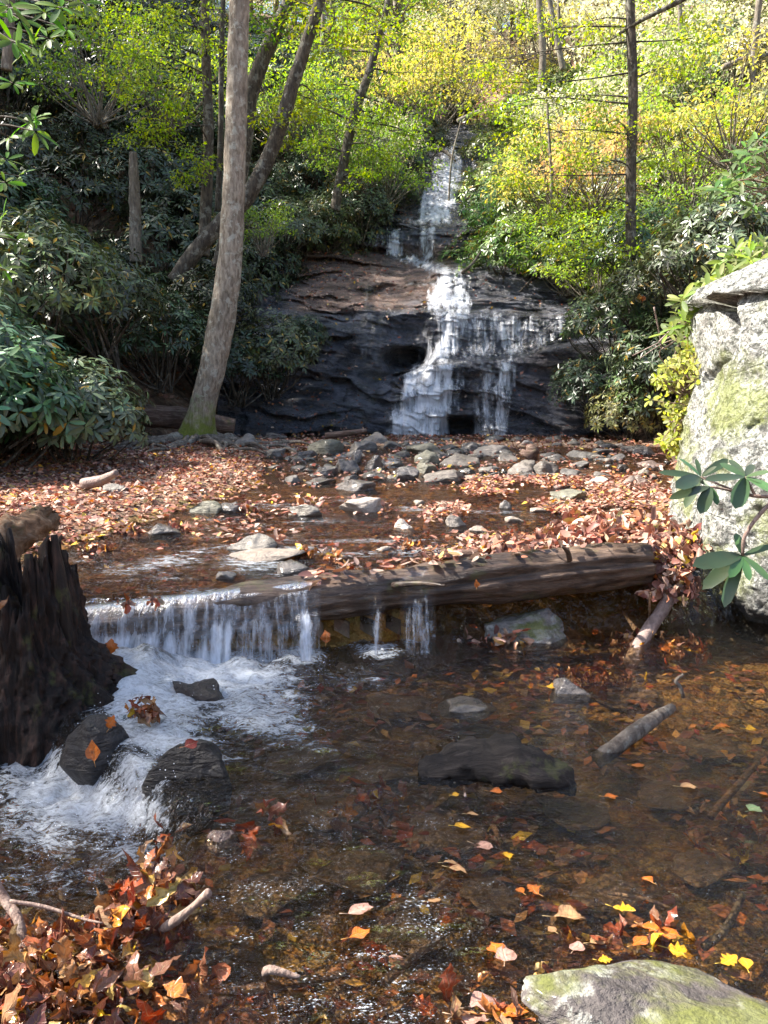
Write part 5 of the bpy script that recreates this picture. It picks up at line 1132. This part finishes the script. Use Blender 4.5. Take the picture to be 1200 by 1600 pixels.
# bright leaves around the boulder
def spray(name, label, pts, depth, L, n, col, wid=.22, origin=(1150, 640), root=None, droop=.2, matn='leaf', seed=1, bark='twig'):
    g = np.random.default_rng(seed); br = empty(name, tuple(at(origin[0], origin[1], depth)), label, 'shrub'); o0 = np.array(br.location); fb, bb = MB(), MB()
    for (px, py, r) in pts:
        for _ in range(n):
            c = at(px + g.normal() * r, py + g.normal() * r, depth + g.normal() * .12); whorl(fb, c, (g.normal() * .5 - .3, -.6, .6), L, 6, g, droop, wid)
            s = o0 + (c - o0) * g.uniform(.3, .6) + g.normal(size=3) * .03; bb.add(*tube([s, (s + c) / 2 + g.normal(size=3) * .03, c], [.005, .004, .002], 5, 8, 0, 1, False))
        c = at(px, py, depth); bb.add(*tube([o0, (o0 + c) / 2 + g.normal(size=3) * .06, c], [.012, .009, .005], 6, 12, .1, 9, False))
    f_ = fb.obj('foliage', M[matn], br, True); f_.location = -o0; f_.color = (*col, 1); b_ = bb.obj('stems', M[bark], br); b_.location = -o0
spray('leafy_shrub', 'bright yellow green shrub tumbling down beside the left edge of the boulder', [(1035, 590, 10), (1060, 575, 12), (1080, 560, 12), (1060, 610, 14), (1085, 600, 12), (1058, 640, 10), (1050, 665, 10), (1045, 690, 8), (1075, 640, 10), (1090, 580, 10), (1070, 660, 10), (1055, 700, 8)], 6.6, .055, 11, (.40, .44, .07), .24, (1100, 620), seed=31)
spray('rhododendron_shrub', 'sunlit rhododendron sprays over the top left of the boulder', [(1085, 530, 8), (1060, 505, 10), (1090, 500, 10), (1110, 440, 10), (1140, 425, 10), (1165, 415, 10), (1190, 405, 10), (1100, 470, 8), (1080, 470, 12), (1150, 400, 12), (1185, 385, 14), (1205, 420, 10), (1195, 440, 6)], 6.8, .13, 6, (.26, .36, .08), .14, (1130, 480), seed=32)
spray('rhododendron_shrub', 'rhododendron with long leaves at the right edge above the boulder', [(1190, 225, 12), (1175, 250, 10), (1200, 280, 12), (1150, 285, 10), (1190, 310, 12), (1120, 300, 10), (1160, 255, 10)], 8.0, .14, 4, (.14, .26, .07), .14, (1240, 300), seed=33)
# bare dead twigs left of the boulder
b = MB(); o0 = at(1085, 520, 7.2)
for q in ([(1085, 515), (1060, 520), (1035, 533), (1010, 545), (988, 556)], [(1085, 525), (1055, 530), (1030, 540), (1000, 560)], [(1030, 534), (1045, 518), (1055, 505)], [(1022, 480), (1028, 510), (1033, 540), (1030, 555), (1040, 570)], [(1062, 535), (1052, 560), (1050, 572)], [(1035, 545), (1065, 530), (1082, 548)]):
    P = [at(x, y, 7.2 + .05 * k) for k, (x, y) in enumerate(q)]; b.add(*tube(P, np.linspace(.008, .004, len(P)), 6, 16, .2, 20))
tag(b.obj('dead_twigs', M['drift'], origin=o0), 'tangle of bare whitish dead twigs left of the boulder', 'twigs')

# ------------------------------------------------------------------ fallen leaves
def litter(name, P, L, mat, label, seed=0, tilt=.5, hi=False, kind='stuff', lift=.008, origin=None, W=.30, cat='fallen leaves', curlr=(-.35, .45)):
    g = np.random.default_rng(seed); n = len(P); a = g.uniform(0, 6.28, n); D_ = np.stack([np.cos(a), np.sin(a), g.normal(size=n) * tilt * .6], -1); N_ = unit(np.array([0, 0, 1.]) + g.normal(size=(n, 3)) * tilt)
    Ls = L * g.uniform(.6, 1.3, n); V, F = leaves(P + np.array([0, 0, lift]) + g.uniform(0, lift * 2, (n, 1)) * np.array([0, 0, 1.]), D_, N_, Ls, Ls * g.uniform(W * .7, W * 1.2, n), g.uniform(*curlr, n), g.uniform(-.3, .6, n), hi, [.65, 1., .85, .5])
    o = mk(name, V, F, mat, None, hi, origin=origin); return tag(o, label, cat, kind=kind)
def gpts(n, fx, fy, cond=None, g=rng):
    x = g.uniform(*fx, n); y = g.uniform(*fy, n); z = groundz(x, y); m = np.ones(n, bool) if cond is None else cond(x, y, z); return np.stack([x, y, z], -1)[m]
P = gpts(52000, (-7.5, -.9), (5.0, 15.5), lambda x, y, z: z > waterz(x, y) - .01)
litter('leaf_litter', P, .066, M['litter'], 'reddish brown fallen leaves covering the left bank', 1, .45)
P = gpts(5200, (-4, 4.8), (9.6, 16.8), lambda x, y, z: rng.random(len(x)) < .9)
P[:, 2] = np.maximum(P[:, 2], waterz(P[:, 0], P[:, 1])); litter('leaf_litter', P, .07, M['litter'], 'brown leaves caught between the stones of the bar below the falls', 2, .5)
x = rng.uniform(.2, 3.2, 16000); y = rng.uniform(5.2, 10.5, 16000); q = fbm(np.stack([x * 1.1, y * .9, 0 * x], -1), 3); m = (q + .22 * (x - 1.2) - .05 > 0) & (y > ylog(x) + .2)
P = np.stack([x, y, np.maximum(waterz(x, y), groundz(x, y)) + .002], -1)[m]
litter('leaf_litter', P, .062, M['litter'], 'sunlit fallen leaves drifted over the shallows upstream of the log at right', 3, .35)
x = rng.uniform(-2.6, .8, 2200); y = rng.uniform(5.2, 9.8, 2200); m = fbm(np.stack([x * 1.3, y * 1.2, 0 * x + 9], -1), 3) > .18
litter('leaf_litter', np.stack([x, y, waterz(x, y)], -1)[m], .07, M['litter'], 'scattered leaves floating on the stream above the log', 4, .25)
x = rng.uniform(-2.8, 2.8, 9500); y = rng.uniform(1.3, 9, 9500); z = groundz(x, y) + .035; m = (z < waterz(x, y) - .02) & (fbm(np.stack([x * 1.6, y * 1.6, 0 * x + 2], -1), 3) > -.16)
litter('leaf_litter', np.stack([x, y, z], -1)[m], .075, M['litter_dark'], 'sunken brown leaves resting on the stream bed', 5, .2)
hx = rng.uniform(-16, 18, 60000); hy = rng.uniform(14, 44, 60000); hz = groundz(hx, hy); m = (hz > 1.2)
litter('leaf_litter', np.stack([hx, hy, hz], -1)[m], .13, M['litter'], 'fallen leaves covering the wooded slopes', 6, .5)
# leaves on the rock face
qx = rng.uniform(400, 900, 12000); qy = rng.uniform(225, 690, 12000)
w = np.where(inpoly(qx, qy, [(440, 395), (570, 385), (620, 420), (560, 440), (440, 440)]), .95, .0) + np.where(inpoly(qx, qy, [(430, 430), (700, 460), (700, 490), (430, 480)]), .22, 0) + .09 + np.where(inpoly(qx, qy, [(400, 590), (520, 620), (600, 690), (400, 690)]), .16, 0) + np.where(inpoly(qx, qy, [(630, 270), (665, 275), (640, 350), (600, 345)]), .8, 0) + np.where(inpoly(qx, qy, [(690, 350), (740, 350), (740, 420), (690, 410)]), .5, 0)
fq = np.zeros(len(qx))
for poly, den, soft in FALL: fq = np.maximum(fq, den * (polydist(qx, qy, poly) > 0))
m = (rng.random(len(qx)) < w) & (fq < .3); Pq, _ = relief(qx[m], qy[m]); Pq += unit(np.array([0, 0, CAMZ]) - Pq) * .13
litter('leaf_litter', Pq, .075, M['litter'], 'small orange leaves stuck to the wet rock face', 7, .8)
# leaves resting on the log
n = 130; t = rng.uniform(.35, 1, n); an = rng.uniform(-.5, .75, n); c = La + (Lb - La) * t[:, None]; rr = ipx(t, [0, .3, .6, .85, 1], [.125, .14, .15, .16, .15]) + .02
P = c + np.stack([0 * t, -np.sin(an) * rr, np.cos(an) * rr + .02], -1); litter('leaf_litter', P, .07, M['litter'], 'scattered dry leaves resting on top of the big log', 8, .4, True)
# heaps of curled leaves
def heap(label, c, rx, ry, rz, n, L, seed, mat='litter', hi=True, group=None, name='leaf_heap', tilt=.9):
    near = mat == 'litter_dark' and L >= .07; mat = 'litter_near' if near else mat
    g = np.random.default_rng(seed); d = rdir(n, g); d[:, 2] = np.abs(d[:, 2]); rad = g.uniform(.2, 1, (n, 1)) ** .5; c = np.array(c, float); P = c + d * rad * np.array([rx, ry, rz]) - np.array([0, 0, .02])
    D_ = unit(g.normal(size=(n, 3)) + np.array([0, 0, .0])); N_ = unit(d + g.normal(size=(n, 3)) * tilt * .6); Ls = L * g.uniform(.6, 1.3, n)
    V, F = leaves(P, D_, N_, Ls, Ls * g.uniform(.18, .36, n), g.uniform(-.5, .8, n), g.uniform(-.2, 1.1, n), hi, LOBED if near else [.65, 1., .85, .5]); at_ = leaf_attrs(n, 8 if near else 4) if hi else None
    V = V + np.stack([fbm(V * 30 + q_, 2) for q_ in (0, 9, 18)], -1) * L * .28
    o = mk(name, V, F, M[mat], None, True, at_, origin=c); return tag(o, label, 'leaf heap', group)
for k, (px, py, w, h, lab) in enumerate((
  (548, 908, 26, 20, 'tuft of curled brown leaves on the log left of the spout'), (616, 902, 22, 14, 'small curled leaf heap on the log right of the spout'), (524, 878, 14, 24, 'upright dark leaf bunch on the small stone above the log'), (478, 872, 26, 22, 'orange brown leaf bunch on the dark mossy stone'),
  (675, 880, 30, 12, 'flat heap of dark leaves just behind the log'), (384, 800, 34, 16, 'fan of red brown leaves beside the dark bank stone'), (430, 852, 18, 14, 'leaf bunch at the end of the long tilted stone'), (270, 832, 50, 16, 'leaf heap around the dark stone near the left bank'),
  (200, 835, 30, 14, 'leaf drift at the edge of the left bank'), (150, 862, 60, 14, 'wide drift of red leaves at the left bank edge'), (580, 788, 70, 8, 'orange leaves banked behind the pale mid stream block'), (710, 806, 30, 10, 'orange leaf bunch on the striped pale stone'), (628, 820, 16, 8, 'leaves beside the bright white stone'),
  (480, 790, 50, 8, 'leaves banked behind the grey brown stone'), (640, 860, 40, 8, 'thin line of leaves at the small water step'), (238, 940, 16, 14, 'rolled brown leaf on the lip of the cascade'), (190, 945, 40, 10, 'orange leaves pinned under the lip of the cascade'), (780, 700, 40, 6, 'orange leaves behind the wide pale slab'), (850, 690, 90, 5, 'orange leaf drift at the foot of the rock face'), (990, 695, 60, 6, 'rusty leaf drift under the right rhododendrons'), (740, 765, 50, 6, 'leaf drift in front of the stone bar'), (870, 760, 60, 6, 'sunlit leaf drift in front of the right bar'))):
    p = on(px, py, .33)
    for _ in range(5): p = on(px, py, max(.33, float(waterz(p[0], p[1])), .36 if py > 895 else 0))
    kk = p[1] / FPX; heap(lab, p + np.array([0, .05, 0]), w * kk * .5, max(w * kk * .3, .05), h * kk * .8, int(26 + w * .9) if py < 925 else 12, .075 if py < 925 else .05, 300 + k, 'litter' if py < 860 else 'litter_dark')
pr_ = on(960, 850, .42)
heap('big sunlit heap of pinkish dry leaves piled between the log end and the boulder', (1.62, 5.75, .40), .62, .55, .22, 1500, .085, 401)
heap('leaf heap spilling down the end of the log beside the boulder', (1.78, 5.22, .22), .16, .20, .34, 420, .075, 402)
heap('mound of dry leaves behind the middle right of the log', (.95, 5.55, .36), .38, .25, .15, 420, .08, 403)
heap('heap of rust coloured wet leaves in the lower left foreground', (-.98, 1.92, -.03), .40, .26, .16, 900, .072, 404, 'litter_dark')
heap('tall bunch of large brown leaves in the lower left foreground', (-.68, 2.24, -.08), .15, .15, .24, 170, .085, 405, 'litter_dark')
heap('glistening orange leaf heap at the very bottom left of centre', (-.55, 1.94, -.12), .17, .16, .18, 170, .075, 406, 'litter_dark')
heap('dark leaves hanging in the hollow of the black stump', (-1.72, 3.42, .55), .14, .05, .22, 40, .08, 407, 'litter_dark')
heap('red leaf bunch at the root of the black stump', (-1.05, 3.55, .08), .07, .06, .1, 26, .07, 408, 'litter_dark')
heap('submerged rust red leaf mass between the log and the boulder', (1.62, 4.92, -.04), .34, .22, .05, 200, .08, 409, 'litter_dark')
heap('orange leaves on the low ground under the log end', (.72, 4.85, .02), .28, .08, .04, 40, .08, 410)
heap('leaf pair caught on the small brown wet rock', on(420, 1282, .03), .06, .05, .06, 8, .10, 411, 'litter_dark')
heap('bright leaf bunch on the edge of the black rocks', on(258, 1308, 0), .05, .05, .06, 10, .07, 412, 'litter_dark')
heap('orange leaf stuck on a twig in front of the log end', at(1016, 935, 5.0), .04, .03, .08, 7, .08, 413)
stick('twig', [on(1014, 975, 0), at(1015, 950, 5.0), at(1016, 925, 5.0)], [.008, .007, .006], 'upright reddish twig carrying orange leaves near the log end', cat='twig', mat='chunk')

def raft(label, px, py, rx, ry, n, L, seed, z=.004):
    heap(label, on(px, py, z), rx, ry, .012, n, L, seed, 'litter_dark', tilt=.25)
raft('raft of pinkish and orange leaves floating at the bottom centre edge', 745, 1585, .16, .07, 26, .085, 420)
raft('orange and rust leaves sunk in the shallows left of the bottom centre', 440, 1590, .22, .08, 60, .075, 421, -.05)
raft('floating leaf cluster touching the left end of the foreground rock', 930, 1465, .10, .05, 12, .07, 422)
raft('orange leaf cluster floating above the top of the foreground rock', 1020, 1448, .12, .05, 14, .075, 423)
raft('drift of sunken red leaves near the left end of the driftwood slab', 560, 1250, .2, .14, 30, .08, 424, -.09)
raft('pinkish sunken leaf patch left of the thick slanting stick', 930, 1060, .26, .16, 90, .07, 425, -.05)
raft('sunken leaves and litter in the corner right of the curved stick', 1140, 1300, .2, .2, 40, .08, 426, -.10)
# single leaves one can count
def single(px, py, sz, col, ang, label, z=.006, curl=.1, group=None, hi=True, w=.36, fold=.1, surf=None, dep=None):
    p = at(px, py, dep) if dep else on(px, py, z)
    lob = (int(px) % 3 == 0) and sz > 25; a = R(ang); L = sz * (p[1] / FPX) * 1.0; curl = rng.uniform(-.1, .25); fold = rng.uniform(0, .35); D_ = np.array([[math.cos(a), math.sin(a), 0.02]]); N_ = np.array([[rng.normal() * .12, rng.normal() * .12, 1.]])
    if dep: D_ = np.array([[math.cos(a), .1, math.sin(a)]]); N_ = np.array([[.1, -1, .3]])
    V, F = leaves(p[None] - D_ * L / 2, D_, N_, np.array([L]), np.array([L * w * (1.25 if lob else 1)]), curl, fold, True, LOBED if lob else OVATE)
    V = V + np.stack([fbm((V + px) * 32 + q_, 2) for q_ in (0, 9, 18)], -1) * L * .22 * np.array([1, 1, .5])
    V2, F2 = tube([V[0], V[0] - D_[0] * L * .35 + np.array([0, 0, .004])], [.0012, .001], 5); n0 = len(V); A_ = leaf_attrs(1, 8); A_ = {q: np.concatenate([v, np.zeros(len(V2))]) for q, v in A_.items()}; V = np.concatenate([V, V2]); F = F + [f + n0 for f in F2]; q = [f for f in F if f.shape[1] == 4]; t = [f for f in F if f.shape[1] == 3]
    o = mk('leaf', V, [np.concatenate(q), np.concatenate(t)], M['single'], None, True, A_, origin=p); o.color = (*col, 1); return tag(o, label, 'leaf', group)
Y, O, T, PK, RD, GN = (.70, .44, .035), (.56, .20, .03), (.46, .30, .14), (.46, .29, .22), (.34, .09, .05), (.22, .36, .17)
for args in (
 (722, 1290, 28, Y, 10, 'yellow star shaped leaf floating below the driftwood slab'), (795, 1334, 26, Y, 80, 'round yellow leaf floating right of centre'), (812, 1388, 26, O, 110, 'orange leaf of the floating pair, the left one'), (834, 1390, 32, O, 120, 'orange leaf of the floating pair, the right one'),
 (893, 1430, 55, T, 0, 'long pale tan leaf floating near the foreground rock'), (862, 1450, 26, T, 110, 'small round tan leaf floating left of the long pale one'), (901, 1478, 36, PK, 60, 'pink brown curled leaf near the foreground rock'), (937, 1468, 36, T, 20, 'tan pointed leaf near the foreground rock'),
 (975, 1422, 36, Y, -20, 'narrow yellow leaf above the foreground rock'), (1045, 1460, 46, O, 0, 'orange leaf on the water behind the foreground rock'), (1062, 1484, 46, Y, -15, 'bright yellow leaf at the edge of the foreground rock'), (1140, 1500, 34, Y, 20, 'crumpled yellow leaf behind the foreground rock, left lobe'), (1165, 1505, 34, Y, 80, 'crumpled yellow leaf behind the foreground rock, right lobe'),
 (1010, 1372, 26, O, 120, 'small orange leaf upright in the water at right'), (776, 1236, 22, O, 0, 'small orange leaf in front of the driftwood'), (740, 1272, 22, T, 10, 'small tan leaf between driftwood and star shaped leaf'), (712, 1240, 16, Y, 30, 'tiny yellow leaf at the left end of the driftwood'),
 (997, 1196, 22, O, 0, 'small orange leaf near the curved stick'), (1078, 1229, 34, T, 0, 'thin pale leaf floating at right'), (1180, 1262, 32, GN, 30, 'pale green leaf floating at the right edge'), (1195, 1240, 22, O, 0, 'orange leaf cut by the right edge'), (864, 1073, 22, Y, 0, 'yellow leaf at the foot of the glistening block'),
 (565, 1422, 44, PK, 8, 'long pinkish leaf floating left of the bottom centre'), (562, 1458, 42, O, 30, 'curled orange leaf floating left of the bottom centre'), (755, 1322, 36, PK, -30, 'pale pink leaf below the star shaped leaf'), (718, 1358, 34, T, -10, 'tan leaf floating above the pale sticks'), (705, 1345, 28, T, 20, 'dull tan leaf beside the floating tan one'),
 (790, 1490, 46, PK, 80, 'large pale pink leaf standing in the water at bottom centre'), (773, 1480, 36, O, 100, 'orange half of the pale pink leaf at bottom centre'), (760, 1565, 60, PK, 10, 'broad white pink leaf at the bottom edge'), (800, 1582, 60, O, 0, 'orange pink leaf at the bottom edge beside the broad one'), (740, 1590, 60, PK, -10, 'pale leaf cut by the bottom edge'), (620, 1500, 34, PK, -25, 'small pinkish leaf at the left of the bluish water'),
 (1000, 1470, 36, O, 30, 'folded orange leaf touching the foreground rock'), (1020, 1452, 40, O, -40, 'long orange leaf floating behind the foreground rock'), (835, 1218, 24, Y, 15, 'yellow leaf resting on the driftwood slab'), (700, 1182, 18, T, 0, 'tiny tan leaf behind the driftwood'), (1130, 1134, 26, O, 0, 'orange leaf floating in the boulder reflection'),
 (955, 1245, 24, O, 0, 'orange leaf below the curved stick'), (1175, 1138, 24, Y, 0, 'yellow leaf near the right edge in the reflection'), (945, 1500, 26, Y, 0, 'small yellow leaf touching the top of the foreground rock'), (385, 970, 1, Y, 0, 'x'), (680, 1405, 30, T, 30, 'thin tan leaf left of the floating orange pair')):
    if args[-1] != 'x': single(*args)
for (px, py, d, sz, col, ang, lab) in ((145, 1172, 3.1, 34, O, 100, 'orange leaf stuck on the black rock at lower left'), (174, 1128, 3.35, 26, O, 60, 'ragged orange leaf above the black rock at lower left'), (509, 995, 4.4, 22, (.35, .12, .01), 90, 'orange leaf pinned in the shadow below the log'), (174, 1010, 4.1, 26, O, 90, 'orange leaf on the twig beside the stump'), (745, 912, 4.78, 14, O, 90, 'small orange leaf stuck on the face of the log'), (300, 1162, 3.05, 24, RD, 20, 'red brown leaf on the big black rock'),
  (1000, 464, 14.0, 11, (.35, .20, .03), 90, 'yellow leaf hanging in the right rhododendrons'), (1005, 466, 14.0, 10, (.33, .13, .03), 80, 'orange leaf beside the yellow one in the right rhododendrons')):
    single(px, py, sz, col, ang, lab, dep=d)
# bubbles
b = MB()
for k in range(150):
    px = rng.uniform(480, 1200); py = rng.uniform(1050, 1580); p = on(px, py, .0); r = rng.uniform(.002, .006) * (1 if k % 3 else 1.4); b.add(p + I1[0] * np.array([r, r, r * .8]), [I1[1]])
tag(b.obj('bubbles', M['bubble']), 'clear bubbles drifting on the pool surface', 'bubbles', kind='stuff')
